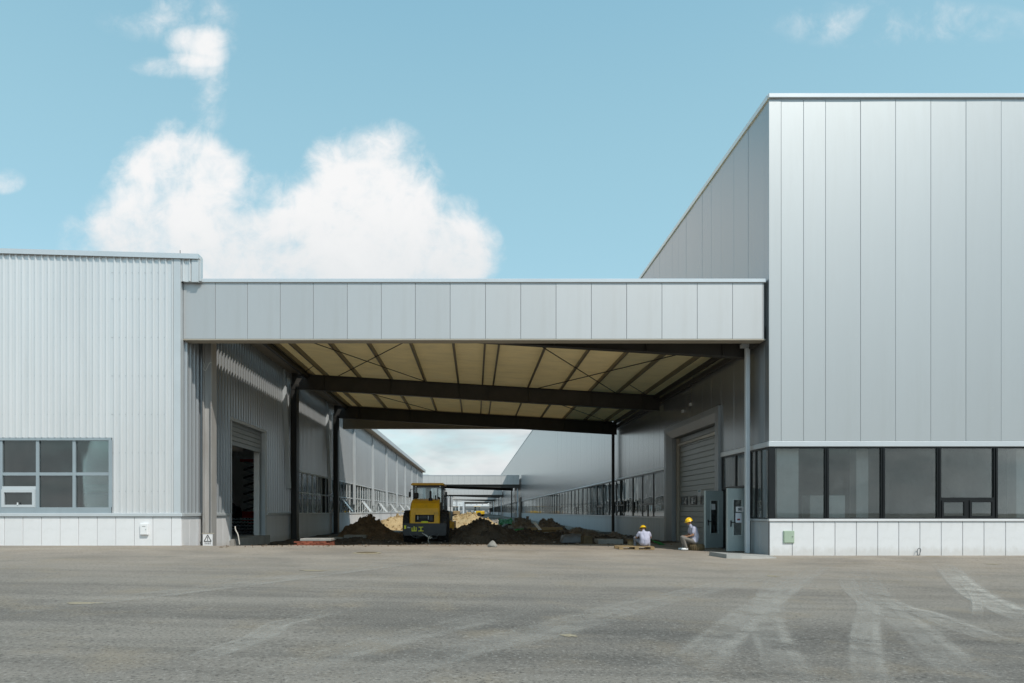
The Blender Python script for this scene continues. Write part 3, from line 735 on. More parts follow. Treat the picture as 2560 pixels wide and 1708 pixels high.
# side corner window with transom over the double door
b = MB()
b.box(XR + 0.004, XR + 0.12, 0.121, 4.30, 3.51, 3.558); b.box(XR + 0.005, XR + 0.12, 0.121, 1.56, 1.207, 1.24)
for (ya_, za_) in ((1.08, 1.24), (1.52, 0.05), (4.22, 0.05)): b.box(XR + 0.006, XR + 0.118, ya_, ya_ + 0.07, za_, 3.51)
b.box(XR + 0.008, XR + 0.116, 1.59, 4.22, 2.30, 2.38); b.box(XR + 0.008, XR + 0.116, 2.88, 2.94, 2.38, 3.51)
cf = b.build('window_frame', M['black_frame'], RH)
for (ya_, yb_, za_) in ((0.122, 1.08, 1.24), (1.15, 1.52, 1.24), (1.59, 2.88, 2.38), (2.94, 4.22, 2.38)):
    part('pane', M['glass_side'], cf, (XR + 0.05, XR + 0.056, ya_, yb_, za_, 3.51))
# roller door on the side wall: chamfered surround, slats, little windows
b = MB()
O0, O1, OZ, I0, I1, IZ = 4.36, 11.94, 5.58, 5.08, 11.0, 5.0
xo, xi = XR - 0.10, XR - 0.02
def quad(p_, q_, r_, s_): b.add([p_, q_, r_, s_], [(0, 1, 2, 3)])
quad((xo, O0, 0), (xo, O0 + 0.30, 0), (xo, O0 + 0.30, IZ + 0.34), (xo, O0, OZ)); quad((xo, O0 + 0.30, 0), (XR + 0.02, I0, 0), (XR + 0.02, I0, IZ), (xo, O0 + 0.30, IZ + 0.34))
quad((xo, O1, 0), (xo, O1 - 0.30, 0), (xo, O1 - 0.30, IZ + 0.34), (xo, O1, OZ)); quad((xo, O1 - 0.30, 0), (XR + 0.02, I1, 0), (XR + 0.02, I1, IZ), (xo, O1 - 0.30, IZ + 0.34))
quad((xo, O0, OZ), (xo, O0 + 0.30, IZ + 0.34), (xo, O1 - 0.30, IZ + 0.34), (xo, O1, OZ)); quad((xo, O0 + 0.30, IZ + 0.34), (XR + 0.02, I0, IZ), (XR + 0.02, I1, IZ), (xo, O1 - 0.30, IZ + 0.34))
quad((xo, O0, 0), (xo, O0, OZ), (XR + 0.03, O0, OZ), (XR + 0.03, O0, 0)); quad((xo, O1, 0), (xo, O1, OZ), (XR + 0.03, O1, OZ), (XR + 0.03, O1, 0)); quad((xo, O0, OZ), (xo, O1, OZ), (XR + 0.03, O1, OZ), (XR + 0.03, O0, OZ))
quad((XR + 0.02, I0, 0), (XR + 0.02, I0, IZ), (XR + 0.40, I0, IZ), (XR + 0.40, I0, 0)); quad((XR + 0.02, I1, 0), (XR + 0.02, I1, IZ), (XR + 0.40, I1, IZ), (XR + 0.40, I1, 0)); quad((XR + 0.02, I0, IZ), (XR + 0.02, I1, IZ), (XR + 0.40, I1, IZ), (XR + 0.40, I0, IZ))
ds = b.build('roller_door_surround', M['surround'], RH)
sm = MB().cbox(XR + 0.33, XR + 0.37, I0 + 0.02, I1 - 0.25, 0, 0.230, 0.016).mesh('shutter_slat', M['shutter'])
for k in range(21):
    o = bpy.data.objects.new('shutter_slat', sm); C.objects.link(o); o.parent = ds; o.location = (0, 0, 0.03 + 0.236 * k)
part('guide_rail', M['soffit'], ds, (XR + 0.20, XR + 0.33, I1 - 0.24, I1 - 0.12, 0, 4.98)); part('bottom_seal', M['rubber'], ds, (XR + 0.34, XR + 0.36, I0 + 0.02, I1 - 0.25, -0.05, 0.03))
for yc in (10.0, 8.65, 7.2):
    q = MB(); y0_, y1_ = yc - 0.46, yc + 0.46; za_, zb_ = 1.75, 2.13; xf = XR + 0.325
    q.box(xf - 0.03, xf + 0.02, y0_, y1_, za_, za_ + 0.05); q.box(xf - 0.03, xf + 0.02, y0_, y1_, zb_ - 0.05, zb_); q.box(xf - 0.03, xf + 0.02, y0_, y0_ + 0.09, za_ + 0.05, zb_ - 0.05); q.box(xf - 0.03, xf + 0.02, y1_ - 0.09, y1_, za_ + 0.05, zb_ - 0.05)
    f_ = q.build('vision_window', M['black_frame'], ds); part('pane', M['glass_side'], f_, (xf - 0.02, xf - 0.014, y0_ + 0.09, y1_ - 0.09, za_ + 0.05, zb_ - 0.05))
q = MB(); q.box(XR + 0.322, XR + 0.326, 7.62, 8.12, 2.12, 2.42); nt = q.build('paper_notice', M['brick_paper'], ds)
part('printed_lines', M['blue'], nt, (XR + 0.317, XR + 0.3215, 7.72, 8.02, 2.33, 2.37))
for (yy, zz) in ((9.0, 5.98), (7.9, 6.12)): part('wall_lamp', M['white_frame'], RH, (XR - 0.08, XR - 0.001, yy, yy + 0.14, zz, zz + 0.13))
# double door, both leaves standing open
def door_leaf(hinge, free, h, notice):
    hx, hy = hinge; fx, fy = free; d = Vector((fx - hx, fy - hy, 0)); L = d.length; d.normalize(); n_ = Vector((d.y, -d.x, 0))
    if n_.y > 0: n_ = -n_
    def Bx(q_, u0, u1, z0_, z1_, t0, t1):
        c = Vector((hx, hy, 0)) + d * ((u0 + u1) / 2) + n_ * ((t0 + t1) / 2) + Vector((0, 0, (z0_ + z1_) / 2))
        q_.obox(c, d * (u1 - u0) / 2, n_ * (t1 - t0) / 2, Vector((0, 0, (z1_ - z0_) / 2)))
    u0, u1 = L * 0.30, L * 0.72; za_, zb_ = 0.62, 1.86
    q = MB(); Bx(q, 0, u0, 0.07, h, -0.03, 0.03); Bx(q, u1, L, 0.07, h, -0.03, 0.03); Bx(q, u0, u1, 0.07, za_, -0.03, 0.03); Bx(q, u0, u1, zb_, h, -0.03, 0.03)
    lf = q.build('door_leaf', M['door_leaf'], RH)
    q = MB()
    for a in ((u0 - .03, u0, za_ - .03, zb_ + .03), (u1, u1 + .03, za_ - .03, zb_ + .03), (u0, u1, za_ - .03, za_), (u0, u1, zb_, zb_ + .03)): Bx(q, *a, 0.03, 0.045)
    q.build('glazing_bead', M['door_edge'], lf)
    q = MB(); Bx(q, u0, u1, za_, zb_, -0.004, 0.004); q.build('pane', M['glass_front'], lf)
    q = MB(); Bx(q, L, L + 0.02, 0.07, h, -0.05, 0.032); q.build('edge_strip', M['door_edge'], lf)
    q = MB(); Bx(q, L - 0.13, L - 0.09, 0.92, 1.14, 0.03, 0.05); Bx(q, L - 0.27, L - 0.09, 1.06, 1.09, 0.06, 0.085); Bx(q, L - 0.12, L - 0.10, 1.06, 1.09, 0.05, 0.06); q.build('door_handle', M['ink'], lf)
    for (a, c, e, g, mt) in notice:
        q = MB(); Bx(q, u0 + (u1 - u0) * a, u0 + (u1 - u0) * c, e, g, 0.047, 0.050); q.build('paper_notice', M[mt], lf)
door_leaf((XR - 0.02, 4.12), (8.72, 3.62), 2.24, [(0.45, 0.97, 1.52, 1.74, 'white_paint')])
door_leaf((XR - 0.02, 1.75), (8.80, 1.58), 2.26, [(-0.2, 0.75, 1.44, 1.62, 'white_paint'), (0.05, 0.5, 1.48, 1.58, 'navy'), (0.05, 0.8, 1.06, 1.40, 'brick_paper'), (0.25, 0.6, 1.14, 1.2, 'red')])
# side window band beyond the door
b = MB(); yw = 11.98
b.box(XR + 0.004, XR + 0.11, yw, RLEN, 3.50, 3.558); b.box(XR + 0.004, XR + 0.11, yw, RLEN, 1.162, 1.19)
mw = []; y = yw
while y < RLEN - 3: b.box(XR + 0.006, XR + 0.10, y, y + (0.09 if y < 80 else 0.12), 1.19, 3.50); mw.append(y); y += 2.4
for i in (1, 4, 7, 12, 17): b.box(XR + 0.0, XR + 0.09, mw[i] + 0.09, mw[i + 1], 1.80, 1.90); b.box(XR + 0.0, XR + 0.09, mw[i] + 1.2, mw[i] + 1.28, 1.19, 1.80)
sf = b.build('window_band_frame', M['black_frame'], RH)
pmB = MB().box(0, 0.006, 0, 2.30, 0, 2.30).mesh('pane', M['glass_side'])
rr = random.Random(3)
for y in mw:
    if y > 100: break
    o = bpy.data.objects.new('pane', pmB); C.objects.link(o); o.parent = sf
    o.location = (XR + 0.04, y + 0.092, 1.195); o.rotation_euler = (0, rr.uniform(-0.003, 0.003), rr.uniform(-0.004, 0.004))
part('pane', M['glass_side'], sf, (XR + 0.04, XR + 0.046, mw[0] + 2.4 * 37 + 0.1, RLEN, 1.195, 3.495))
# far doorway and end, roof, interior
part('doorway', M['shaded_column'], RH, (XR - 0.06, XR + 0.001, 117, 124, 0, 4.4))
part('roof', M['galv'], RH, (XR + 0.24, RE, 0.25, RLEN, RT - 0.4, RT - 0.2)); part('end_wall', M['panel'], RH, (RE - 0.2, RE, 0.25, RLEN, -0.3, RT - 0.4), (XR + 0.25, RE - 0.2, RLEN - 0.3, RLEN, -0.3, RT - 0.4))
part('floor', M['inner_floor'], RH, (XR + 0.2, RE - 0.2, 0.10, RLEN - 0.3, -0.3, 0.04)); part('ceiling', M['inner_pale'], RH, (XR + 0.24, RE - 0.2, 0.26, RLEN - 0.3, 4.6, 4.7))
part('partition', M['inner'], RH, (XR + 0.5, RE - 0.2, 7.5, 7.6, 0.04, 4.6), (17.0, 17.1, 12.2, RLEN - 0.5, 0.04, 4.6), (XR + 0.3, 17, 12.0, 12.1, 0.04, 4.6))
part('interior_column', M['inner_pale'], RH, (10.0, 10.72, 0.42, 0.8, 0.04, 4.6), (12.85, 13.25, 0.8, 1.2, 0.04, 4.6), (18.4, 18.8, 1.0, 1.4, 0.04, 4.6))

# ================================================================== COVERED LINK
def zs(x): return 8.72 - 0.06 * (x + 9.07)
CN = thing('covered_passage_canopy', 'wide steel canopy with silver panelled fascia bridging the two nearest halls', 'canopy', (0, 12, 0))
fx = [(v * 1.0894 - 1187) * S * 1.007 for v in (415, 494, 568, 643, 719, 797, 875, 953, 1033, 1114, 1195, 1276, 1357, 1438, 1519, 1600, 1681, 1760)]
fx[0] = XL + 0.03; fx[-1] = XR - 0.06
panel_row('fascia_panel', M['panel'], CN, 'x', fx[:-1] + [fx[-1] - 0.09], 7.10, 8.93, 0.15, -1, gap=0.008)
# rounded end return
b = MB(); prof = [(fx[-1] - 0.09, 0.15)] + [(fx[-1] - 0.09 + 0.09 * math.sin(a), 0.15 + 0.09 * (1 - math.cos(a))) for a in [R(15 * k) for k in range(1, 7)]] + [(fx[-1], 0.55), (fx[-1] - 0.1, 0.55)]
b.prism(prof, 'z', 7.10, 8.93); b.build('fascia_end', M['panel'], CN, smooth=False)
part('fascia_backing', M['joint'], CN, (fx[0], fx[-1] - 0.10, 0.181, 0.24, 7.11, 8.93))
b = MB(); b.cbox(fx[0], fx[-1] + 0.015, 0.10, 0.62, 8.932, 9.06, 0.015); b.build('fascia_coping', M['coping'], CN)
b = MB(); b.box(fx[0], fx[-1], 0.152, 0.60, 7.06, 7.098); b.box(fx[0], fx[-1], 0.56, 0.60, 7.10, 8.93); b.build('fascia_soffit', M['soffit'], CN)
part('back_fascia', M['soffit'], CN, (-9.0, XR - 0.2, 24.3, 24.6, 7.10, 8.9))
# roof sheet with ribs running across, and purlins
b = MB(); y = 0.62; pts = []
while y < 24.3: pts += [(y, 0), (y + 0.10, 0), (y + 0.12, 0.05), (y + 0.18, 0.05)]; y += 0.20
for (yy, h_) in pts:
    b.v.append((-8.64, yy, zs(-8.64) + h_)); b.v.append((XR - 0.03, yy, zs(XR - 0.03) + h_))
for i in range(len(pts) - 1): b.f.append([2 * i, 2 * i + 1, 2 * i + 3, 2 * i + 2]); b.mi.append(0)
rs = b.build('roof_sheet', M['ceiling'], CN)
for yy in (4.6, 8.6, 16.5, 20): part('sheet_lap', M['purlin'], rs, (-8.6, -8.5, yy, yy + 0.03, zs(-8.55) - 0.03, zs(-8.55)))
pxs = [-8.40, -7.68, -5.95, -4.30, -2.54, -0.82, 0.42, 0.97, 2.76, 4.46, 5.96, 7.40, 8.75]
for x in pxs:
    b = MB(); z = zs(x) - 0.004
    for (ya_, yb_) in ((0.61, 24.28),):
        b.box(x - 0.012, x + 0.012, ya_, yb_, z - 0.20, z); b.box(x - 0.07, x + 0.012, ya_, yb_, z - 0.215, z - 0.20); b.box(x - 0.07, x - 0.055, ya_, yb_, z - 0.20, z - 0.175)
    b.build('purlin', M['purlin'], CN)
def ibeam(y, dep, x0, x1, mat):
    b = MB(); h0, h1 = zs(x0) - 0.225, zs(x1) - 0.225; wd = 0.26
    def strip(o0, o1, ya_, yb_): b.prism([(x0, h0 - o1), (x1, h1 - o1), (x1, h1 - o0), (x0, h0 - o0)], 'y', ya_, yb_)
    strip(0, 0.025, y - wd / 2, y + wd / 2); strip(dep - 0.025, dep, y - wd / 2, y + wd / 2); strip(0.025, dep - 0.025, y - 0.012, y + 0.012)
    o = b.build('roof_beam', mat, CN)
    for x in (-7.7, -4.3, -0.8, 0.7, 2.76, 5.96, 8.6):
        q = MB(); zt_ = zs(x) - 0.251; q.box(x - 0.01, x + 0.01, y - 0.125, y - 0.0125, zt_ - dep + 0.052, zt_); q.build('stiffener', mat, o)
ibeam(1.55, 0.62, -9.36, 9.42, M['steel']); ibeam(12.75, 0.78, -9.36, 9.46, M['steel']); ibeam(23.2, 0.82, -9.36, 9.46, M['shaded_column'])
def hcol(yc, z0, mat):
    b = MB(); x0, x1 = -9.37, -9.07; zt_ = 7.95
    b.box(x0, x0 + 0.025, yc - 0.24, yc + 0.24, z0, zt_); b.box(x1 - 0.025, x1, yc - 0.24, yc + 0.24, z0, zt_); b.box(x0 + 0.025, x1 - 0.025, yc - 0.10, yc - 0.08, z0, zt_)
    b.box(x0 - 0.05, x1 + 0.05, yc - 0.3, yc + 0.3, z0 - 0.1, z0 + 0.03)
    return b.build('column', mat, CN)
hcol(1.55, 0.2, M['column_steel']); hcol(12.75, 0.0, M['shaded_column']); hcol(23.2, 0.0, M['shaded_column'])
part('cap_plate', M['purlin'], CN, (-9.42, -9.02, 1.28, 1.84, 7.952, 7.99))
b = MB(); b.cbox(9.26, 9.41, 1.12, 1.27, 0.02, 7.05, 0.02); b.build('post', M['post'], CN)
part('post_bracket', M['post'], CN, (9.12, 9.40, 1.10, 1.30, 7.06, 7.18))
b = MB(); b.cbox(9.24, 9.42, 23.7, 23.88, 0.0, 7.0, 0.02); b.build('post', M['shaded_column'], CN)
# bracing rods under the roof sheet
def rod(x0, y0, x1, y1, drop=0.25, rad=0.022):
    q = MB(); q.tube([(x0, y0, zs(x0) - drop), (x1, y1, zs(x1) - drop)], rad, 6); q.build('brace_rod', M['steel'], CN)
rod(-8.9, 1.6, -2.5, 12.6); rod(-1.2, 1.6, -7.0, 12.6); rod(1.3, 1.6, 7.2, 12.6); rod(9.0, 1.6, 3.2, 12.6)
rod(-8.9, 12.9, -2.5, 23.0); rod(2.0, 12.9, 8.9, 23.0); rod(-7.7, 10.3, -8.8, 12.5, 0.26, 0.018); rod(7.4, 10.3, 8.7, 12.5, 0.26, 0.018)
b = MB(); b.box(-8.66, -8.50, 0.62, 24.2, zs(-8.6) - 0.42, zs(-8.6) - 0.012); b.build('edge_beam', M['steel'], CN)
for x in (9.20, 9.42): part('edge_beam', M['steel'], CN, (x - 0.06, x + 0.06, 0.62, 24.2, zs(x) - 0.42 - (x > 9.3) * 0.2, zs(x) - 0.24 - (x > 9.3) * 0.2))
# ================================================================== FAR LINKS, HALLS AND MACHINES
def far_link(yf, label, right_end=9.3, left_end=-11.0, closed=False):
    t_ = thing('covered_passage_canopy', label, 'canopy', (0, yf, 0), group='canopies farther down the passage')
    w_ = (right_end - left_end) / 16
    panel_row('fascia_panel', M['far_panel'], t_, 'x', [left_end + w_ * k for k in range(17)], 7.1, 8.95, yf, -1, gap=0.02)
    part('fascia_backing', M['joint'], t_, (left_end, right_end, yf + 0.031, yf + 0.2, 7.1, 8.95)); part('fascia_coping', M['coping'], t_, (left_end, right_end, yf - 0.05, yf + 0.3, 8.951, 9.08))
    part('roof_sheet', M['shaded_column'], t_, (left_end, right_end, yf + 0.3, yf + 24, 8.4, 8.5))
    b = MB()
    b.prism([(left_end, 7.0), (right_end, 6.3), (right_end, 8.3), (left_end, 8.35)], 'y', yf + 0.3, yf + 0.5); b.build('roof_beam', M['steel'], t_)
    b = MB(); b.prism([(left_end, 7.2), (right_end, 6.5), (right_end, 8.3), (left_end, 8.35)], 'y', yf + 23.3, yf + 23.6); b.build('roof_beam', M['steel'], t_)
    for yy, mt in ((yf + 0.6, 'post'), (yf + 23.4, 'shaded_column')): part('post', M[mt], t_, (right_end - 0.45, right_end - 0.2, yy, yy + 0.25, 0, 6.6))
    for yy in (yf + 0.6, yf + 23.4): part('post', M['post'], t_, (-9.2, -8.9, yy, yy + 0.3, 0, 7.2))
    return t_
far_link(120, 'second covered link down the passage, its fascia right behind the roller cab')
far_link(208, 'third covered link down the passage, thin dark band under the second')
far_link(298, 'fourth covered link down the passage, thinner dark band under the third')
t_ = thing('loading_shelter', 'farthest covered link with dark underside and pale square mouth', 'canopy', (0, 380, 0))
part('roof', M['shaded_column'], t_, (-6.5, 9.0, 380, 470, 7.0, 7.4)); part('fascia', M['far_panel'], t_, (-14, 9.0, 379.6, 379.99, 7.0, 9.2)); part('side_wall', M['panel_side_shaded'], t_, (-6.8, -6.2, 380, 440, -0.4, 7.0)); part('post', M['post'], t_, (-7.2, -6.2, 379.0, 379.6, -0.4, 7.0))
# farther hall on the left side
h2 = thing('factory_hall', 'farther pale hall on the left of the passage, beyond the second link', 'building', (-11, 121, 0))
part('wall', M['far_panel'], h2, (-30, -10.4, 122, 300, 3.6, 9.0), (-30, -10.4, 122, 300, -0.4, 1.2)); part('window_band', M['glass_left'], h2, (-10.6, -10.55, 122, 300, 1.2, 3.6)); part('roof', M['coping'], h2, (-30, -9.9, 121.8, 300, 9.0, 9.3))
b = MB(); y = 122
while y < 300: b.box(-10.55, -10.40, y, y + 0.25, 1.2, 3.6); y += 3.0
b.build('mullion_row', M['white_frame'], h2)
part('back_wall', M['inner'], h2, (-30, -29.8, 122, 300, 1.2, 3.6))
# end of the passage: white truss hall
tr_ = thing('truss_hall', 'distant open hall with white lattice truss across the end of the passage', 'building', (0, 600, 0))
b = MB(); 
b.box(-45, 45, 600, 600.6, 12.2, 13.0); b.box(-45, 45, 600, 600.6, 6.2, 7.4)
b.build('chord', M['white_frame'], tr_); b = MB(); x = -45
while x < 44: b.bar((x, 600.3, 7.3), (x + 2.6, 600.3, 12.3), 0.9, 0.5, (0, 1, 0)); b.bar((x + 5.2, 600.3, 7.3), (x + 2.6, 600.3, 12.3), 0.9, 0.5, (0, 1, 0)); x += 5.2
b.build('lattice', M['white_frame'], tr_)
part('wall', M['inner'], tr_, (-45, 45, 606, 607, -0.4, 6.2)); part('upper_wall', M['far_panel'], tr_, (-45, 45, 601, 601.5, 13.0, 19))
for x in (-30, -15, 0, 15, 30): part('column', M['white_frame'], tr_, (x, x + 1, 600, 601, -0.4, 6.2))

def loader(label, loc, rz, mat):
    t_ = thing('wheel_loader', label, 'loader', loc, rz, 'machines parked far down the passage')
    b = MB(); b.cbox(-1.0, 1.0, -2.2, -0.2, 0.7, 1.7, 0.15); b.cbox(-0.5, 0.5, -0.2, 1.4, 0.6, 1.2, 0.1); b.build('body', mat, t_, local=True)
    b = MB(); b.cbox(-0.7, 0.7, -0.9, 0.3, 1.7, 2.9, 0.1); b.build('cab', M['glass_cab'], t_, local=True)
    b = MB(); b.box(-0.8, 0.8, -1.0, 0.4, 2.9, 3.0); b.build('cab_roof', mat, t_, local=True)
    b = MB()
    for s_ in (-0.45, 0.45): b.bar((s_, 0.6, 1.2), (s_, 2.4, 0.5), 0.2, 0.3)
    b.build('lift_arm', mat, t_, local=True)
    b = MB(); b.prism([(2.3, 0.1), (3.2, 0.1), (3.1, 0.25), (2.5, 0.3), (2.45, 0.9), (2.3, 0.9)], 'x', -1.3, 1.3); b.build('bucket', M['charcoal_paint'], t_, local=True)
    for (x, y) in ((-1.0, -1.4), (1.0, -1.4), (-1.0, 1.0), (1.0, 1.0)):
        b = MB(); b.lathe([(0.45, -0.24), (0.65, -0.2), (0.65, 0.2), (0.45, 0.24)], (x, y, 0.62), 'x', 16); b.build('tyre', M['rubber'], t_, local=True, smooth=False)
    return t_
loader('bright yellow wheel loader far down the passage, behind the sand heap', (0.4, 170, -0.1), R(65), M['far_yellow'])
loader('small tan loader far down the passage, just right of the roller', (-5.6, 175, -0.1), R(10), M['wood'])

# ================================================================== HEAPS
def heap(name, label, cat, cx, cy, rx, ry, h, mat, seed, group=None, clods=70, sharp=1.0, base=-0.12):
    root = thing(name, label, cat, (cx, cy, 0), 0, group)
    n = 46; b = MB(); rnd = random.Random(seed)
    def hh(u, v):
        d = math.sqrt(u * u + v * v); a = math.atan2(v, u)
        lim = 1 + 0.16 * noise.noise((math.cos(a) * 1.5 + seed, math.sin(a) * 1.5, seed * 1.7))
        q = max(0, 1 - d / lim); q = q ** (1.05 * sharp) if q > 0 else 0
        q = q * (2 - q) * 0.55 + q * 0.45
        return base + (h - base) * q * (1 + 0.22 * noise.noise((u * 2.2 + seed, v * 2.2, 1))) + (0.10 * noise.fractal((u * rx * 3 + seed, v * ry * 3, 4), 0.7, 2, 5) if q > 0.001 else 0) * (0.5 + h)
    for j in range(n + 1):
        for i in range(n + 1):
            u, v = -1.2 + 2.4 * i / n, -1.2 + 2.4 * j / n
            b.v.append((cx + u * rx, cy + v * ry, hh(u, v)))
    for j in range(n):
        for i in range(n):
            k = j * (n + 1) + i; b.f.append([k, k + 1, k + n + 2, k + n + 1]); b.mi.append(0)
    b.build('mound', M[mat], root, smooth=True)
    if clods:
        clods = int(clods * 2.2)
        b = MB()
        for _ in range(clods):
            a = rnd.uniform(0, 6.283); d = rnd.uniform(0.0, 1.12); u, v = d * math.cos(a), d * math.sin(a); s_ = rnd.uniform(0.025, 0.11) * (0.6 + 0.5 * h)
            c = Vector((cx + u * rx, cy + v * ry, hh(u, v) + s_ * 0.3))
            ax = Vector((rnd.gauss(0, 1), rnd.gauss(0, 1), rnd.gauss(0, 1))).normalized(); ay = ax.orthogonal().normalized(); azv = ax.cross(ay)
            vs = [c + q * s_ * rnd.uniform(0.6, 1.2) for q in (ax, -ax, ay, -ay, azv, -azv)]
            b.add(vs, [(0, 2, 4), (2, 1, 4), (1, 3, 4), (3, 0, 4), (2, 0, 5), (1, 2, 5), (3, 1, 5), (0, 3, 5)])
        o = b.build('clods', M[mat], root); o['kind'] = 'stuff'
    return root
heap('soil_heap', 'dark brown soil heap left of the road roller', 'heap', -5.95, 15.8, 1.75, 2.2, 1.22, 'dark_soil', 1, 'earth heaps')
heap('soil_heap', 'broad dark soil heap right of the road roller', 'heap', 0.35, 11.2, 2.6, 2.0, 1.02, 'black_soil', 2, 'earth heaps', 110)
heap('sand_heap', 'tan sand heap behind the left soil heap', 'heap', -6.3, 33.5, 3.0, 3.0, 1.12, 'sand', 3, 'earth heaps', 120, base=-0.3)
heap('sand_heap', 'tan sand heap behind the broad dark heap, right of the roller', 'heap', -0.7, 40.0, 3.6, 3.4, 1.28, 'sand', 4, 'earth heaps', 140, base=-0.3)
heap('rubble_heap', 'brown rubble heap below the right window band, left of the white board', 'heap', 3.0, 22.5, 1.6, 2.2, 0.98, 'rubble', 5, 'earth heaps', 150)
heap('rubble_heap', 'grey brown rubble heap behind the timber beam', 'heap', 4.75, 21.5, 1.6, 1.8, 0.90, 'rubble', 6, 'earth heaps', 150)
heap('rubble_heap', 'low rubble spread between broad dark heap and green netting', 'heap', 2.2, 17.5, 1.7, 2.2, 0.50, 'rubble', 7, 'earth heaps', 160)
heap('soil_heap', 'low black soil ridge under the timber beam', 'heap', 4.3, 13.0, 1.9, 1.4, 0.36, 'black_soil', 8, 'earth heaps', 120)
heap('soil_heap', 'flat black soil bank beside the tarpaulin lump', 'heap', 6.4, 11.4, 1.9, 1.1, 0.20, 'black_soil', 9, 'earth heaps', 110)
heap('soil_heap', 'low black soil bank in front of the left soil heap', 'heap', -5.6, 10.2, 2.2, 1.3, 0.17, 'black_soil', 10, 'earth heaps', 120)
heap('soil_heap', 'distant dark earth bank in the passage beyond the sand', 'heap', 3.4, 52, 3.2, 4, 0.75, 'rubble', 11, 'earth heaps', 80)
heap('soil_heap', 'dark soil shoulder between the broad dark heap and the timber beam', 'heap', 2.7, 12.6, 1.8, 1.6, 0.50, 'black_soil', 12, 'earth heaps', 120)
heap('rubble_heap', 'pale rubble bank behind the tarpaulin lump', 'heap', 5.9, 16.0, 1.8, 1.6, 0.48, 'rubble', 13, 'earth heaps', 150)
heap('rubble_heap', 'small rubble pile behind the wooden crate', 'heap', 7.4, 14.2, 1.1, 1.2, 0.30, 'rubble', 14, 'earth heaps', 110)
heap('soil_heap', 'dark soil spill joining the left heap to the roller wheel', 'heap', -4.2, 12.6, 1.5, 1.3, 0.34, 'dark_soil', 15, 'earth heaps', 110)
rnd = random.Random(21)
for k, (x, y, z, lb) in enumerate([(1.9, 14.2, 0.62, 'broken pale concrete lump on the slope of the broad dark heap'), (3.3, 15.6, 0.50, 'broken pale concrete lump left of the timber beam'), (5.2, 12.2, 0.20, 'small pale lump beside the tarpaulin'), (2.6, 16.3, 0.52, 'pale rubble lump next to the green netting scrap')]):
    bm = bmesh.new(); bmesh.ops.create_icosphere(bm, subdivisions=2, radius=1)
    for v in bm.verts: v.co *= (1 + 0.45 * noise.noise(v.co * 1.3 + Vector((k * 3, 1, 2)))); v.co = Vector((v.co.x * 0.20, v.co.y * 0.16, v.co.z * 0.12))
    bm.verts.index_update(); b = MB(); b.add([v.co[:] for v in bm.verts], [[v.index for v in f.verts] for f in bm.faces]); bm.free()
    o = b.build('concrete_lump', M['rock']); o.location = (x, y, z); o.rotation_euler = (0.3, 0.2, k * 1.1); tag(o, lb, 'lump', 'broken concrete in the rubble')
# loose stones in the dark earth
rnd = random.Random(11); b = MB()
for _ in range(420):
    x = rnd.uniform(-8.3, 8.6); y = rnd.uniform(max(edge_y(x) + 0.4, 2), 17); s_ = rnd.uniform(0.015, 0.06)
    c = Vector((x, y, 0.02 + 0.05 * rnd.random())); ax = Vector((rnd.gauss(0, 1), rnd.gauss(0, 1), rnd.gauss(0, 1))).normalized(); ay = ax.orthogonal().normalized(); azv = ax.cross(ay)
    b.add([c + q * s_ * rnd.uniform(0.6, 1.3) for q in (ax, -ax, ay, -ay, azv, -azv)], [(0, 2, 4), (2, 1, 4), (1, 3, 4), (3, 0, 4), (2, 0, 5), (1, 2, 5), (3, 1, 5), (0, 3, 5)])
tag(b.build('stones', M['rubble']), 'loose pale stones scattered over the dark earth', 'stones', kind='stuff')
# spilled clods along the asphalt edge and grit over the yard
rnd = random.Random(31); b = MB(); b2 = MB()
for k in range(700):
    if k < 420:
        x = rnd.uniform(-8.2, 8.6); y = edge_y(x) - abs(rnd.gauss(0, 0.55)); s_ = rnd.uniform(0.008, 0.035); bb = b
    else:
        x = rnd.uniform(-13, 15); y = rnd.uniform(-17, -0.3); s_ = rnd.uniform(0.005, 0.014); bb = b2
    c = Vector((x, y, az(x) + s_ * 0.3)); ax = Vector((rnd.gauss(0, 1), rnd.gauss(0, 1), rnd.gauss(0, 1))).normalized(); ay = ax.orthogonal().normalized(); azv = ax.cross(ay)
    bb.add([c + q * s_ * rnd.uniform(0.6, 1.3) for q in (ax, -ax, ay, -ay, azv, -azv)], [(0, 2, 4), (2, 1, 4), (1, 3, 4), (3, 0, 4), (2, 0, 5), (1, 2, 5), (3, 1, 5), (0, 3, 5)])
tag(b.build('spilled_soil', M['dark_soil']), 'dark soil crumbs spilled onto the asphalt edge', 'soil', kind='stuff')
tag(b2.build('grit', M['rock']), 'fine loose grit scattered over the asphalt yard', 'grit', kind='stuff')
def sheet(name, label, cat, cx, cy, cz, lx, ly, amp, mat, seed, slope=(0, 0), thick=0.012):
    b = MB(); n = 16
    for k in (1, 0):
        for j in range(n + 1):
            for i in range(n + 1):
                u, v = i / n - 0.5, j / n - 0.5
                e = 1 + 0.25 * noise.noise((math.atan2(v, u + 1e-4) * 2, seed, 0))
                z = cz + amp * noise.fractal((u * 3 + seed, v * 3, seed), 0.8, 2, 4) + slope[0] * u + slope[1] * v - (0 if k else thick)
                b.v.append((cx + u * lx * e, cy + v * ly * e, z))
    N = (n + 1) ** 2
    for j in range(n):
        for i in range(n):
            q = j * (n + 1) + i; b.f.append([q, q + 1, q + n + 2, q + n + 1]); b.mi.append(0); b.f.append([N + q, N + q + n + 1, N + q + n + 2, N + q + 1]); b.mi.append(0)
    return tag(b.build(name, mat), label, cat)
p_ = px(1262, 1306, 2.06); sheet('netting', 'crumpled green netting on the far rubble heap', 'netting', p_.x, p_.y - 1.2, 0.80, 0.9, 1.6, 0.12, M['green_sheet'], 3, (0.0, 0.35))
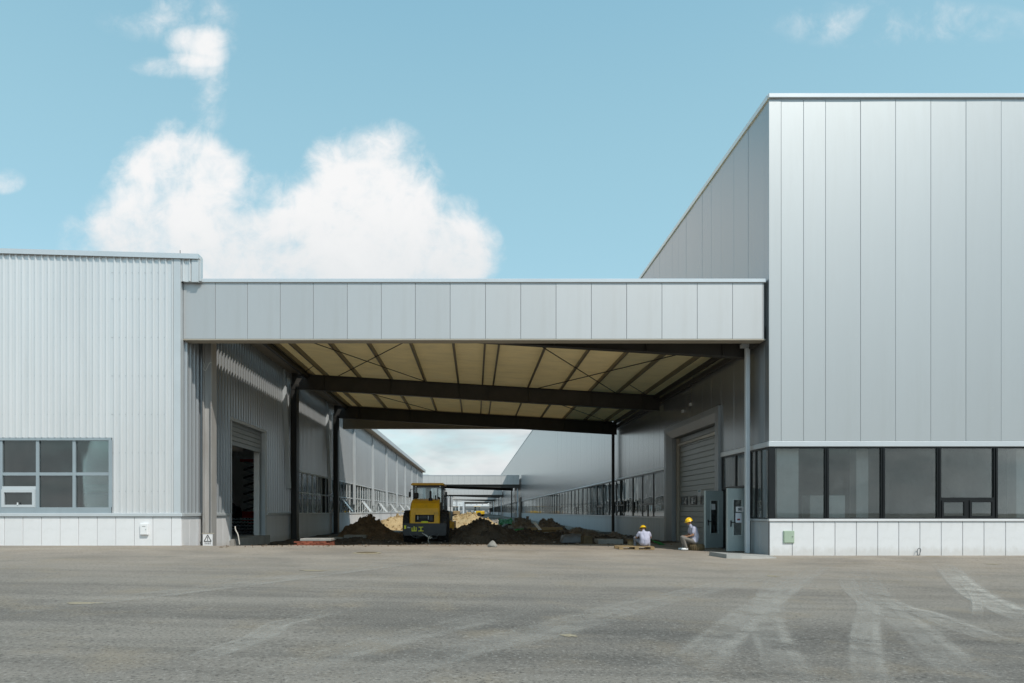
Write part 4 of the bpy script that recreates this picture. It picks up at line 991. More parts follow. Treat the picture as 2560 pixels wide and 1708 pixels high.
p_ = px(1300, 1331, 1.66); sheet('netting', 'small green netting scrap beside the timber beam', 'netting', p_.x, p_.y, 0.34, 0.55, 1.0, 0.08, M['green_sheet'], 5, (0.0, 0.3))
p_ = px(1650, 1354, 1.30); sheet('plastic_sheet', 'green plastic sheet on the ground between the two workers', 'sheet', p_.x, p_.y, 0.10, 0.5, 1.0, 0.05, M['green_sheet'], 8, (-0.16, 0.12))
p_ = px(1428, 1341, 1.42)
b = MB(); n = 22
for j in range(n + 1):
    for i in range(n + 1):
        u, v = i / n * 2 - 1, j / n * 2 - 1; q = (max(0, 1 - u ** 6) ** 0.6) * (max(0, 1 - v ** 4) ** 0.6)
        b.v.append((p_.x + u * 0.50, p_.y + v * 0.4, 0.03 + 0.36 * q * (1 + 0.25 * noise.fractal((u * 1.6, v * 1.6, 3), 0.8, 2, 4))))
for j in range(n):
    for i in range(n): k = j * (n + 1) + i; b.f.append([k, k + 1, k + n + 2, k + n + 1]); b.mi.append(0)
tag(b.build('tarpaulin_lump', M['tarp'], smooth=True), 'grey tarpaulin lump beside the wooden crate', 'tarpaulin')
# timber beam and boards on the rubble
def place(o_pts, name, mat, label, cat):
    b = MB()
    for (a, c, w_, h_) in o_pts: b.bar(a, c, w_, h_)
    return tag(b.build(name, mat), label, cat)
def zgrnd(x, y): return 0.0
a1, a2 = px(1318, 1323, 1.62), px(1406, 1321, 1.62)
place([(a1, a2, 0.14, 0.15), (a1 + Vector((0.5, 0.3, -0.14)), a2 + Vector((-.3, 0.25, -0.13)), 0.14, 0.12)], 'timber_beam', M['wood'], 'long brown timber beam lying across the rubble', 'timber')
a1, a2 = px(1336, 1307, 1.64), px(1350, 1324, 1.60); place([(a1, a2, 0.16, 0.04)], 'board', M['white_paint'], 'white board leaning on the timber beam', 'board')
a1, a2 = px(1322, 1334, 1.60), px(1372, 1332, 1.62); place([(a1, a2, 0.45, 0.05)], 'plywood_board', M['concrete'], 'pale flat board lying below the timber beam', 'board')
p_ = px(1466, 1341, 1.36); t_ = thing('wooden_crate', 'dark wooden crate between tarpaulin lump and concrete slab', 'crate', (p_.x, p_.y, 0.0), R(14))
for k in range(4): b = MB(); b.box(-0.20, 0.20, -0.19, -0.17, 0.03 + k * 0.09, 0.11 + k * 0.09); b.build('slat', M['dark_wood'], t_, local=True)
for s_ in (-0.19, 0.17): b = MB(); b.box(s_, s_ + 0.025, -0.168, 0.2, 0.03, 0.38); b.build('side', M['dark_wood'], t_, local=True)
b = MB(); b.box(-0.165, 0.17, -0.16, 0.19, 0.32, 0.34); b.build('lid', M['wood'], t_, local=True)
p_ = px(1522, 1341, 1.40); b = MB(); b.cbox(p_.x - 0.58, p_.x + 0.58, p_.y - 0.4, p_.y + 0.5, -0.03, 0.20, 0.02); tag(b.build('concrete_slab', M['concrete']), 'grey concrete slab against the right hall near the rear post', 'slab')
p_ = px(890, 1332, 1.62); b = MB(); b.cbox(p_.x - 0.58, p_.x + 0.58, p_.y - 0.4, p_.y + 0.6, 0.05, 0.22, 0.02); tag(b.build('concrete_slab', M['concrete']), 'pale concrete slab in front of the left soil heap', 'slab')
b = MB(); b.cbox(p_.x - 1.5, p_.x - 0.62, p_.y - 0.3, p_.y + 0.4, 0.0, 0.10, 0.02); tag(b.build('concrete_slab', M['concrete']), 'low dark edged slab left of the pale slab', 'slab')
# brick manhole collar with concrete cover
p_ = px(796, 1352, 1.19); t_ = thing('brick_chamber', 'red brick chamber with concrete lid beside the left columns', 'chamber', (p_.x, p_.y, 0.0))
bm_ = MB().cbox(-0.118, 0.118, -0.056, 0.056, 0, 0.058, 0.006).mesh('brick', M['brick'])
for k in range(5):
    for i in range(-1, 4):
        o = bpy.data.objects.new('brick', bm_); C.objects.link(o); o.parent = t_; o.location = (-0.44 + i * 0.25 + (k % 2) * 0.12 - 0.02, -0.45 + 0.01 * ((i * 7 + k * 3) % 3), 0.0 + 0.064 * k)
b = MB(); b.box(-0.55, 0.55, -0.39, 0.45, 0, 0.31); b.build('core', M['brick'], t_, local=True)
b = MB(); b.cbox(-0.60, 0.58, -0.48, 0.5, 0.325, 0.42, 0.015); b.build('lid', M['concrete'], t_, local=True)
# spool, pallet, stool
p_ = px(1575.5, 1362, 1.23); t_ = thing('cable_spool', 'small wooden cable spool left of the seated worker', 'spool', (p_.x, p_.y, 0.05))
b = MB(); b.lathe([(0.11, 0.03), (0.11, 0.26)], (0, 0, 0), 'z', 16); b.build('drum', M['wood'], t_, local=True)
b = MB(); b.lathe([(0.19, 0.26), (0.19, 0.29)], (0, 0, 0), 'z', 20); b.build('top_disc', M['dark_wood'], t_, local=True)
b = MB(); b.lathe([(0.12, 0.0), (0.12, 0.03)], (0, 0, 0), 'z', 20); b.build('bottom_disc', M['dark_wood'], t_, local=True)
PW = px(1585, 1377, 1.115); t_ = thing('pallet', 'low wooden pallet under the worker seen from behind', 'pallet', (PW.x, PW.y, az(PW.x)))
for k in range(5): b = MB(); b.box(-0.63, 0.63, -0.4 + k * 0.19, -0.28 + k * 0.19, 0.095, 0.115); b.build('board', M['wood'], t_, local=True)
for x in (-0.62, -0.06, 0.50):
    for y in (-0.4, 0.36): b = MB(); b.box(x, x + 0.14, y, y + 0.12, 0.015, 0.094); b.build('block', M['wood'], t_, local=True)
for y in (-0.4, 0.36): b = MB(); b.box(-0.63, 0.63, y, y + 0.12, 0.0, 0.014); b.build('bottom_board', M['wood'], t_, local=True)
SW = px(1740, 1377, 1.11); t_ = thing('wicker_stool', 'low round brown stool under the worker by the door', 'stool', (SW.x, SW.y, az(SW.x)))
b = MB(); b.lathe([(0.25, 0.0), (0.28, 0.08), (0.28, 0.15), (0.25, 0.22)], (0, 0, 0), 'z', 24); b.build('body', M['dark_wood'], t_, local=True)
for k in range(24): a = k * 0.2618; b = MB(); b.box(-0.012, 0.012, -0.012, 0.012, 0.02, 0.20); o = b.build('stave', M['dark_wood'], t_, local=True); o.location = (0.285 * math.cos(a), 0.285 * math.sin(a), 0); o.rotation_euler = (0, 0, a)
b = MB(); b.lathe([(0.26, 0.222), (0.26, 0.24)], (0, 0, 0), 'z', 24); b.build('seat', M['dark_wood'], t_, local=True)
# rock, manhole, sand patches, door slab, boxes, sign, cable
g = gp(1231.5, 1368); b = MB(); bm = bmesh.new(); bmesh.ops.create_icosphere(bm, subdivisions=3, radius=1)
for v in bm.verts:
    q = v.co.copy(); k = 1 + 0.22 * noise.noise(q * 1.6 + Vector((4, 2, 1))); q.z = max(q.z, -0.4); f_ = 1 - 0.55 * max(0, q.z)
    v.co = (q.x * 0.19 * k * f_, q.y * 0.16 * k * f_, (q.z * 0.17 + 0.06) * (1.05 if q.z > 0 else 1))
bm.verts.index_update(); b.add([v.co[:] for v in bm.verts], [[v.index for v in f.verts] for f in bm.faces]); bm.free()
o = b.build('rock', M['rock']); o.location = g; tag(o, 'pale pointed rock alone at the asphalt edge', 'rock')
g = gp(917, 1383); t_ = thing('manhole_cover', 'sand dusted round manhole cover flush in the asphalt', 'manhole', (g.x, g.y, az(g.x) + 0.012))
b = MB(); b.lathe([(0.30, 0.0), (0.30, 0.008), (0.28, 0.009)], (0, 0, 0), 'z', 32); b.build('cover', M['dark_wood'], t_, local=True)
b = MB(); b.lathe([(0.42, -0.01), (0.41, 0.003), (0.32, 0.005), (0.305, -0.006)], (0, 0, 0), 'z', 32); b.build('rim', M['sand_dust'], t_, local=True)
for (x, y, lx, ly, lb) in [(212, 1509, 0.26, 0.12, 'sand patch on the asphalt, far left foreground'), (781, 1427, 0.28, 0.16, 'sand patch on the asphalt below the left columns'), (1421, 1590, 0.11, 0.10, 'small sand patch on the asphalt, centre foreground'),
                       (1929, 1441, 0.16, 0.2, 'small sand patch on the asphalt in front of the right corner'), (2482, 1411, 0.2, 0.2, 'small sand patch on the asphalt near the right edge'), (2333, 1392.5, 0.3, 0.12, 'sand patch along the foot of the right plinth')]:
    g = gp(x, y); b = MB(); n = 40; b.v.append((g.x, g.y, az(g.x) + 0.018))
    for k in range(n):
        a = 6.2832 * k / n; e = 0.8 + 0.55 * noise.noise((math.cos(a) * 1.9 + x, math.sin(a) * 1.9, 0)) + 0.2 * noise.noise((math.cos(a) * 6 + x, math.sin(a) * 6, 0)); X, Y = g.x + lx * e * math.cos(a), g.y + ly * e * math.sin(a); b.v.append((X, Y, az(X) + 0.006))
    for k in range(n): b.f.append([0, 1 + k, 1 + (k + 1) % n]); b.mi.append(0)
    tag(b.build('sand_patch', M['sand_dust']), lb, 'sand patch', 'sand patches on the asphalt')
b = MB(); n = 12
tp = [(7.44, -0.55), (7.50, -1.85), (7.9, -1.95), (8.6, -1.75), (9.2, -1.35), (9.3, -0.5)]; hz = [0.12, 0.12, 0.10, 0.06, 0.02, 0.05]
for k, (x, y) in enumerate(tp): b.v.append((x, y, az(x) + hz[k]))
for k, (x, y) in enumerate(tp): b.v.append((x - (0.03 if k < 2 else 0), y - (0.06 if 0 < k < 5 else 0), az(x) - 0.05))
b.f.append(list(range(6))); b.mi.append(0)
for k in range(6): b.f.append([k, k + 6, (k + 1) % 6 + 6, (k + 1) % 6]); b.mi.append(0)
tag(b.build('concrete_ramp', M['concrete']), 'worn concrete slab ramp at the corner of the right hall', 'ramp')
t_ = thing('utility_box', 'green metal utility box on the right hall plinth', 'box', ((1970.5 - 1187) * S, -0.02, 0.43))
b = MB(); x0, x1, z0_, z1_ = (1957 - 1187) * S, (1984 - 1187) * S, HC - (1358 - 1279) * S, HC - (1327 - 1279) * S
b.cbox(x0, x1, -0.055, -0.021, z0_, z1_, 0.006); b.build('frame', M['green_box'], t_)
b = MB(); b.cbox(x0 + 0.02, x1 - 0.02, -0.067, -0.056, z0_ + 0.02, z1_ - 0.02, 0.003); dd = b.build('door', M['green_box'], t_)
b = MB(); b.lathe([(0.016, -0.085), (0.016, -0.0675)], ((1979 - 1187) * S, 0, HC - (1341.5 - 1279) * S), 'y', 10); b.build('lock', M['chrome'], dd)
t_ = thing('meter_box', 'small white box on the left hall plinth', 'box', ((364 - 1187) * S, -0.05, 0.7))
x0, x1, z0_, z1_ = (354.5 - 1187) * S, (374 - 1187) * S, HC - (1337 - 1279) * S, HC - (1309 - 1279) * S
b = MB(); b.cbox(x0, x1, -0.13, -0.051, z0_, z1_, 0.008); b.build('case', M['white_paint'], t_)
b = MB(); b.cbox(x0 + 0.012, x1 - 0.012, -0.139, -0.131, z0_ + 0.012, z1_ - 0.012, 0.003); dd = b.build('door', M['white_paint'], t_)
part('lettering', M['galv'], dd, (x0 + 0.07, x1 - 0.07, -0.1415, -0.1395, z1_ - 0.10, z1_ - 0.08)); part('lock', M['galv'], dd, (x1 - 0.07, x1 - 0.05, -0.15, -0.1395, z0_ + 0.16, z0_ + 0.19))
# warning sign at the foot of the front column
r_ = 1.058; x0, x1 = (507.5 - 1187) * S * r_, (532 - 1187) * S * r_; yS = D * (r_ - 1) - 0.02; zt_ = HC - (1335 - 1279) * S * r_; zb_ = 0.24
t_ = thing('warning_sign', 'white warning sign with black triangle at the foot of the front column', 'sign', ((x0 + x1) / 2, yS, zb_))
part('board', M['white_paint'], t_, (x0, x1, yS, yS + 0.01, zb_, zt_)); part('top_edge', M['soffit'], t_, (x0 - 0.03, x1 + 0.05, yS - 0.01, yS + 0.05, zt_, zt_ + 0.03))
cx_ = (x0 + x1) / 2; A, B_, T_ = (cx_ - 0.125, zt_ - 0.255), (cx_ + 0.125, zt_ - 0.255), (cx_, zt_ - 0.035)
b = MB(); P3 = lambda q: (q[0], yS - 0.004, q[1])
for (u, v) in ((A, B_), (B_, T_), (T_, A)): b.bar(P3(u), P3(v), 0.024, 0.004, (0, 1, 0))
b.build('triangle', M['ink'], t_); part('exclamation_mark', M['ink'], t_, (cx_ - 0.010, cx_ + 0.010, yS - 0.006, yS - 0.002, zt_ - 0.20, zt_ - 0.10), (cx_ - 0.010, cx_ + 0.010, yS - 0.006, yS - 0.002, zt_ - 0.235, zt_ - 0.213))
b = MB(); zc = zt_ - 0.325
for k in range(4):
    x = cx_ - 0.105 + 0.057 * k
    b.box(x, x + 0.04, yS - 0.005, yS - 0.002, zc + 0.022, zc + 0.028); b.box(x + 0.017, x + 0.023, yS - 0.005, yS - 0.002, zc - 0.02, zc + 0.022); b.box(x, x + 0.04, yS - 0.005, yS - 0.002, zc - 0.026, zc - 0.02)
    b.box(x + 0.004, x + 0.010, yS - 0.005, yS - 0.002, zc - 0.02, zc + 0.005 * (k % 3)); b.box(x + 0.031, x + 0.036, yS - 0.005, yS - 0.002, zc - 0.006 * (k % 2), zc + 0.022)
b.build('lettering', M['ink'], t_)
# cable loop at the right plinth, bent cable at the left door
b = MB(); g = gp(2281, 1388); P = [Vector((g.x - 0.03, -0.12, 0.03)), Vector((g.x - 0.04, -0.10, 0.14)), Vector((g.x, -0.09, 0.245)), Vector((g.x + 0.065, -0.09, 0.25)), Vector((g.x + 0.075, -0.10, 0.19)), Vector((g.x + 0.03, -0.12, 0.09)), Vector((g.x - 0.02, -0.14, 0.03))]
b.tube(catmull(P, 6), 0.011, 6); tag(b.build('cable_loop', M['tarp'], smooth=True), 'dark cable loop sticking out at the right plinth foot', 'cable')
P = [px(x, y, 1.16) for (x, y) in ((599, 1362), (597, 1349), (594.5, 1336), (589, 1325), (588, 1316))]
b = MB(); b.tube(catmull(P, 6), 0.022, 7); tag(b.build('bent_pipe', M['rope'], smooth=True), 'thin pale bent pipe sticking up at the left roller door', 'pipe')
P = [px(x, y, 1.05) for (x, y) in ((508, 905), (512, 915), (509, 922), (514, 926), (524, 908), (530, 907))]
b = MB(); b.tube(catmull(P, 6), 0.008, 5); tag(b.build('loose_wire', M['rope'], smooth=True), 'loose wire wound round the top of the front column', 'wire')
# antenna stub on the left roof
b = MB(); b.tube([(-9.62, 0.1, 9.78), (-9.62, 0.1, 9.98)], 0.012, 6); tag(b.build('roof_rod', M['tarp']), 'thin rod standing on the left hall coping', 'rod')

# things inside the left hall
X0 = -13.4; t_ = thing('scissor_lift', 'red scissor lift standing inside the left hall doorway', 'lift', (X0, 20, 0.36))
b = MB(); b.cbox(-1.0, 1.0, -0.4, 0.4, 0.25, 1.1, 0.08); b.build('base', M['red'], t_, local=True)
for k in range(6):
    z0_ = 1.15 + k * 0.50; b = MB(); b.bar((-0.8, -0.35, z0_), (0.8, -0.35, z0_ + 0.5), 0.05, 0.10); b.build('scissor_arm', M['charcoal_paint'], t_, local=True); b = MB(); b.bar((0.8, -0.28, z0_), (-0.8, -0.28, z0_ + 0.5), 0.05, 0.10); b.build('scissor_arm', M['galv'], t_, local=True)
b = MB(); b.box(-1.0, 1.0, -0.42, 0.42, 4.16, 4.30); b.build('platform', M['red'], t_, local=True)
for (x, y) in ((-0.7, -0.4), (0.7, -0.4), (-0.7, 0.4), (0.7, 0.4)): b = MB(); b.lathe([(0.2, -0.06), (0.22, 0), (0.2, 0.06)], (x, y, 0.22), 'y', 14); b.build('wheel', M['rubber'], t_, local=True)
t_ = thing('hose_drum', 'dark hose drum with blue side inside the left hall', 'drum', (-14.2, 17.5, 0.36))
for i, (x, mt, rr_) in enumerate(((-0.35, 'blue', 0.75), (0.0, 'ink', 0.80), (0.35, 'ink', 0.6))): b = MB(); b.lathe([(rr_ * 0.6, -0.14), (rr_, -0.10), (rr_, 0.10), (rr_ * 0.6, 0.14)], (x, 0, 0.80), 'x', 24); b.build('disc', M[mt], t_, local=True)
b = MB(); b.box(-0.6, 0.6, -0.6, 0.6, 0, 0.06); b.build('stand', M['charcoal_paint'], t_, local=True)
t_ = thing('sheet_stack', 'stack of grey ribbed sheets inside the left doorway', 'sheets', (-11.8, 12.5, 0.36))
for k in range(5):
    b = MB(); n = 26; pts = [(-1.1 + 2.2 * i / n, 0.07 * (i % 2)) for i in range(n + 1)]
    for (u, h_) in pts: b.v += [(u, -0.75, 0.02 + k * 0.16 + h_), (u, 0.75, 0.02 + k * 0.16 + h_), (u, -0.75, 0.06 + k * 0.16 + h_), (u, 0.75, 0.06 + k * 0.16 + h_)]
    for i in range(n):
        a = 4 * i; b.f += [[a, a + 4, a + 5, a + 1], [a + 2, a + 3, a + 7, a + 6], [a, a + 2, a + 6, a + 4]]; b.mi += [0, 0, 0]
    b.build('ribbed_sheet', M['galv'], t_, local=True)
t_ = thing('pendant_lamp', 'white T shaped pendant lamp inside the left doorway', 'lamp', (-13.9, 17.7, 4.6))
b = MB(); b.box(-0.32, 0.32, -0.05, 0.05, 0, 0.05); b.build('tube', M['lamp_white'], t_, local=True); b = MB(); b.box(-0.015, 0.015, -0.015, 0.015, 0.05, 1.2); b.build('rod', M['lamp_white'], t_, local=True)
t_ = thing('covered_machine', 'blue covered machine with pale sheet on top, behind the left window', 'machine', (-14.0, 2.6, 0.36))
b = MB(); b.cbox(-1.9, 1.5, -0.6, 0.9, 0, 1.75, 0.12); b.build('cover', M['navy'], t_, local=True); b = MB(); b.cbox(-0.3, 1.4, -0.62, 0.4, 1.76, 2.05, 0.08); b.build('folded_sheet', M['pale_sheet'], t_, local=True)
for (x, y, lb) in ((-13.2, 4.5, 'white strip lamp behind the middle left window panes'), (-11.4, 4.2, 'white strip lamp behind the right left window panes')):
    t_ = thing('strip_lamp', lb, 'lamp', (x, y, 3.55)); b = MB(); b.box(-0.25, 0.25, -0.04, 0.04, 0, 0.05); b.build('tube', M['lamp_white'], t_, local=True); b = MB(); b.box(-0.01, 0.01, -0.01, 0.01, 0.05, 1.0); b.build('rod', M['lamp_white'], t_, local=True)
# cabinet behind the right front window
t_ = thing('cabinet', 'white cabinet inside behind the right hall front window', 'cabinet', (11.75, 0.9, 0.04)); b = MB(); b.cbox(-0.55, 0.62, -0.3, 0.3, 0, 1.95, 0.02); b.build('body', M['inner_pale'], t_, local=True); b = MB(); b.box(0.02, 0.035, -0.305, -0.3005, 0.1, 1.9); b.build('door_gap', M['ink'], t_, local=True)
# ================================================================== ROAD ROLLER (seen from the rear)
RR = thing('road_roller', 'yellow road roller with charcoal rear counterweight seen from behind', 'road roller', (-2.32, 9.3, 0.0), R(-1.5))
def lp(name, b, mat, par=None, smooth=False): return b.build(name, M[mat] if isinstance(mat, str) else mat, par or RR, local=True, smooth=smooth)
b = MB()
b.prism([(-1.0, 0.42), (1.0, 0.42), (1.01, 0.86), (0.97, 0.90), (-0.97, 0.90), (-1.01, 0.86)], 'y', -0.02, 0.55)
b.prism([(-0.96, 0.34), (0.96, 0.34), (1.0, 0.419), (-1.0, 0.419)], 'y', 0.02, 0.5)
cw = lp('counterweight', b, 'charcoal_paint')
Y0 = -0.026
def dec(name, mat, *bx):
    q = MB()
    for (x0, x1, z0, z1) in bx: q.box(x0, x1, Y0, Y0 + 0.005, z0, z1)
    return lp(name, q, mat, cw)
k_ = 0.002355
def zx(v): return (v - 786) * k_
def zz(v): return (1388 - v) * k_
dec('warning_sticker', 'decal_yellow', (zx(385), zx(425), zz(1112), zz(1042)))
dec('small_lettering', 'white_paint', (zx(452), zx(474), zz(1098), zz(1072)), (zx(484), zx(504), zz(1096), zz(1080)))
dec('mountain_character', 'decal_yellow', (zx(533), zx(549), zz(1160), zz(1088)), (zx(573), zx(591), zz(1148), zz(1064)), (zx(614), zx(630), zz(1160), zz(1080)), (zx(549), zx(614), zz(1160), zz(1146)))
dec('work_character', 'decal_yellow', (zx(670), zx(760), zz(1086), zz(1072)), (zx(706), zx(724), zz(1146), zz(1086)), (zx(664), zx(768), zz(1160), zz(1146)))
# engine hood: curved sloping rear
prof = [(0.02, 0.905), (0.03, 1.30), (0.10, 1.60), (0.28, 1.84), (0.62, 1.98), (1.10, 2.05), (1.55, 2.07)]
b = MB(); W = []
for i, (y, z) in enumerate(prof):
    hw = 0.70 - 0.10 * (i / 6) ** 1.5
    W.append((y, z, hw))
for (y, z, hw) in W:
    c = 0.05
    b.v += [(-hw, y + 0.04, z), (-hw + c, y, z), (hw - c, y, z), (hw, y + 0.04, z)]
for i in range(len(W) - 1):
    for k in range(3):
        if k == 1 and i == 0: continue
        a = i * 4 + k; b.f.append([a, a + 1, a + 5, a + 4]); b.mi.append(0)
# rear face with the grille opening left open
gx, gz0, gz1 = 0.44, 0.96, 1.40
b.f = [f for f in b.f]; z0p, z1p = prof[0], prof[1]
def yz(z): return 0.02 + (z - 0.905) / 0.395 * 0.01 if z < 1.3 else 0.03 + (z - 1.3) / 0.3 * 0.07
for (xa, xb, za, zb) in ((-0.65, -gx, 0.905, 1.30), (gx, 0.65, 0.905, 1.30), (-gx, gx, 0.905, gz0)):
    b.add([(xa, yz(za), za), (xb, yz(za), za), (xb, yz(zb), zb), (xa, yz(zb), zb)], [(0, 1, 2, 3)])
for s_ in (-1, 1):
    vs = [(s_ * hw, y + 0.04, z) for (y, z, hw) in W] + [(s_ * 0.62, 1.59, 0.9), (s_ * 0.70, 0.06, 0.9)]
    b.add(vs, [list(range(len(vs)))])
hood = lp('engine_hood', b, 'yellow_paint')
b = MB(); b.box(-gx, gx, 0.28, 0.30, gz0, gz1); b.box(-gx - 0.01, -gx, 0.03, 0.3, gz0, gz1); b.box(gx, gx + 0.01, 0.03, 0.3, gz0, gz1); b.box(-gx, gx, 0.03, 0.3, gz0 - 0.01, gz0); b.box(-gx, gx, 0.06, 0.3, gz1 - 0.105, gz1 - 0.095)
lp('grille_box', b, 'ink', hood)
b = MB(); b.box(-0.26, 0.12, 0.20, 0.25, 1.13, 1.27); lp('radiator', b, 'charcoal_paint', hood)
b = MB(); b.box(-0.22, 0.06, 0.17, 0.19, 1.29, 1.31); lp('top_light', b, 'galv', hood)
for x in (-0.33, 0.16): b = MB(); b.lathe([(0.035, 0.10), (0.035, 0.27)], (x, 0.14, 0.98), 'z', 10); lp('tail_lamp', b, 'galv', hood)
b = MB(); b.cbox(0.22, 0.38, 0.12, 0.2, 1.02, 1.28, 0.01); lp('oil_cooler', b, 'charcoal_paint', hood)
b = MB(); b.cbox(-0.16, 0.16, -0.01, 0.08, 0.915, 1.0, 0.02); lp('tow_bracket', b, 'decal_yellow', hood)
b = MB(); b.lathe([(0.10, 0.0), (0.10, 0.10), (0.055, 0.16), (0.055, 0.42), (0.03, 0.48)], (0.22, 0.62, 1.95), 'z', 14); lp('exhaust_stack', b, 'ink', hood)
b = MB(); b.tube([(0.44, 0.9, 2.0), (0.44, 0.9, 2.22)], 0.03, 8); b.lathe([(0.06, 0), (0.07, 0.05), (0.03, 0.09)], (0.60, 0.8, 2.04), 'z', 10); lp('filler_cap', b, 'ink', hood)
# chassis and tank steps
b = MB(); b.cbox(-0.62, 0.62, 0.5, 3.0, 0.45, 0.95, 0.05); lp('chassis', b, 'charcoal_paint')
# cab
cy0, cy1, cw_, cz0, cz1 = 1.60, 2.95, 0.72, 1.05, 2.72
b = MB()
for x in (-cw_, cw_ - 0.07):
    for y in (cy0, cy1 - 0.07): b.box(x, x + 0.07, y, y + 0.07, cz0, cz1)
b.box(-cw_ + 0.07, cw_ - 0.07, cy0, cy0 + 0.05, cz1 - 0.08, cz1); b.box(-cw_ + 0.07, cw_ - 0.07, cy1 - 0.05, cy1, cz1 - 0.08, cz1)
b.box(-cw_ + 0.07, cw_ - 0.07, cy0, cy0 + 0.05, cz0, 1.9); b.box(-cw_, cw_, cy0 + 0.071, cy1 - 0.071, cz0 - 0.1, cz0)
for x in (-cw_, cw_ - 0.05): b.box(x, x + 0.05, cy0 + 0.07, cy1 - 0.07, cz0, 1.55)
cab = lp('cab_frame', b, 'charcoal_paint')
b = MB(); b.box(-cw_ + 0.07, cw_ - 0.07, cy0 + 0.02, cy0 + 0.026, 1.9, cz1 - 0.08); lp('rear_pane', b, 'glass_cab', cab)
b = MB(); b.box(-cw_ + 0.07, cw_ - 0.07, cy1 - 0.03, cy1 - 0.024, 1.3, cz1 - 0.08); lp('front_pane', b, 'glass_cab', cab)
for x in (-cw_ + 0.02, cw_ - 0.026): b = MB(); b.box(x, x + 0.006, cy0 + 0.07, cy1 - 0.07, 1.55, cz1); lp('side_pane', b, 'glass_cab', cab)
b = MB(); b.prism([(-0.80, 2.724), (0.80, 2.724), (0.80, 2.79), (0.74, 2.83), (-0.74, 2.83), (-0.80, 2.79)], 'y', cy0 - 0.14, cy1 + 0.22); lp('cab_roof', b, 'yellow_paint', cab)
for x in (-0.63, 0.55): b = MB(); b.cbox(x, x + 0.11, cy0 - 0.09, cy0 - 0.005, 2.60, 2.71, 0.015); l_ = lp('work_light', b, 'ink', cab); b = MB(); b.box(x + 0.02, x + 0.09, cy0 - 0.098, cy0 - 0.091, 2.62, 2.69); lp('lens', b, 'galv', cab)
for s_ in (-1, 1):
    b = MB(); b.tube([(s_ * 0.72, cy0 + 0.1, 2.55), (s_ * 0.85, cy0 + 0.05, 2.52), (s_ * 0.88, cy0 + 0.05, 2.35)], 0.014, 6); b.cbox(s_ * 0.88 - 0.055, s_ * 0.88 + 0.055, cy0 + 0.02, cy0 + 0.06, 2.16, 2.40, 0.012); lp('mirror', b, 'ink', cab)
b = MB(); b.cbox(-0.24, 0.24, 2.15, 2.65, 1.3, 1.5, 0.05); b.cbox(-0.22, 0.22, 2.1, 2.2, 1.5, 2.05, 0.05); lp('seat', b, 'ink', cab)
b = MB(); b.cbox(-0.68, -0.44, 1.36, 1.58, 2.09, 2.36, 0.04); b.tube([(-0.56, 1.46, 1.9), (-0.56, 1.46, 2.1)], 0.05, 8); lp('air_filter', b, 'ink', hood)
# grab rails and ladder at the right of the cab
b = MB()
for x in (0.84, 0.93): b.tube([(x, 1.75, 0.8), (x, 1.75, 2.1)], 0.016, 6)
for z in (0.9, 1.15, 1.4): b.tube([(0.84, 1.75, z), (0.93, 1.75, z)], 0.012, 6)
lp('ladder', b, 'ink')
# rear tyres with lugs, rims
for s_ in (-1, 1):
    cx_ = s_ * 0.80; ry = 0.95; b = MB()
    b.lathe([(0.40, -0.25), (0.66, -0.26), (0.735, -0.20), (0.75, 0), (0.735, 0.20), (0.66, 0.26), (0.40, 0.25)], (cx_, ry, 0.74), 'x', 36)
    ty = lp('tyre', b, 'rubber', None, False); b = MB()
    for k in range(22):
        for q in (-1, 1):
            a = 6.2832 * (k + (0.5 if q > 0 else 0)) / 22; da = 0.16
            p1 = Vector((cx_ + q * 0.01, ry + 0.755 * math.cos(a), 0.74 + 0.755 * math.sin(a))); p2 = Vector((cx_ + q * 0.24, ry + 0.735 * math.cos(a + da), 0.74 + 0.735 * math.sin(a + da)))
            b.bar(p1, p2, 0.055, 0.05, (0, math.cos(a), math.sin(a)))
    lp('tread_lugs', b, 'rubber', ty); b = MB(); b.lathe([(0.38, -0.2), (0.40, 0), (0.38, 0.2)], (cx_, ry, 0.74), 'x', 20); lp('rim', b, 'yellow_paint', ty)
# front drum and yoke
b = MB(); b.lathe([(0.70, -1.02), (0.75, -1.0), (0.75, 1.0), (0.70, 1.02)], (0, 4.1, 0.74), 'x', 40); lp('drum', b, 'galv', None, True)
b = MB()
for s_ in (-1, 1): b.box(s_ * 1.12 - 0.06, s_ * 1.12 + 0.06, 3.1, 5.05, 0.55, 0.95)
b.box(-1.06, 1.06, 3.08, 3.3, 0.55, 1.0); b.box(-1.06, 1.06, 4.9, 5.08, 0.55, 0.95); lp('drum_frame', b, 'yellow_paint')
# hoses and rope under the counterweight
for (xa, xb, dr, mt) in ((-0.68, -0.1, 0.18, 'tarp'), (0.15, 0.66, 0.24, 'tarp'), (-0.4, 0.5, 0.10, 'tarp')):
    P = [Vector((xa + (xb - xa) * k / 10, -0.01, 0.42 - dr * 4 * (k / 10) * (1 - k / 10))) for k in range(11)]; b = MB(); b.tube(P, 0.012, 6); lp('hose', b, mt)
b = MB()
b.tube([(-0.12, -0.06, 0.47), (0.02, -0.07, 0.38), (0.20, -0.08, 0.25)], 0.018, 6); b.tube([(-0.08, -0.07, 0.44), (0.10, -0.08, 0.36), (0.22, -0.08, 0.24)], 0.014, 6)
b.tube([(0.20, -0.08, 0.25), (0.17, -0.08, 0.12), (0.20, -0.08, -0.02)], 0.018, 6); b.tube([(0.18, -0.08, 0.24), (0.28, -0.09, 0.27), (0.36, -0.08, 0.25)], 0.016, 6); b.tube([(0.22, -0.08, 0.25), (0.26, -0.08, 0.33)], 0.014, 6); b.tube([(0.2, -0.1, 0.24), (0.3, -0.1, 0.20)], 0.02, 6)
lp('tow_rope', b, 'rope', None, True)

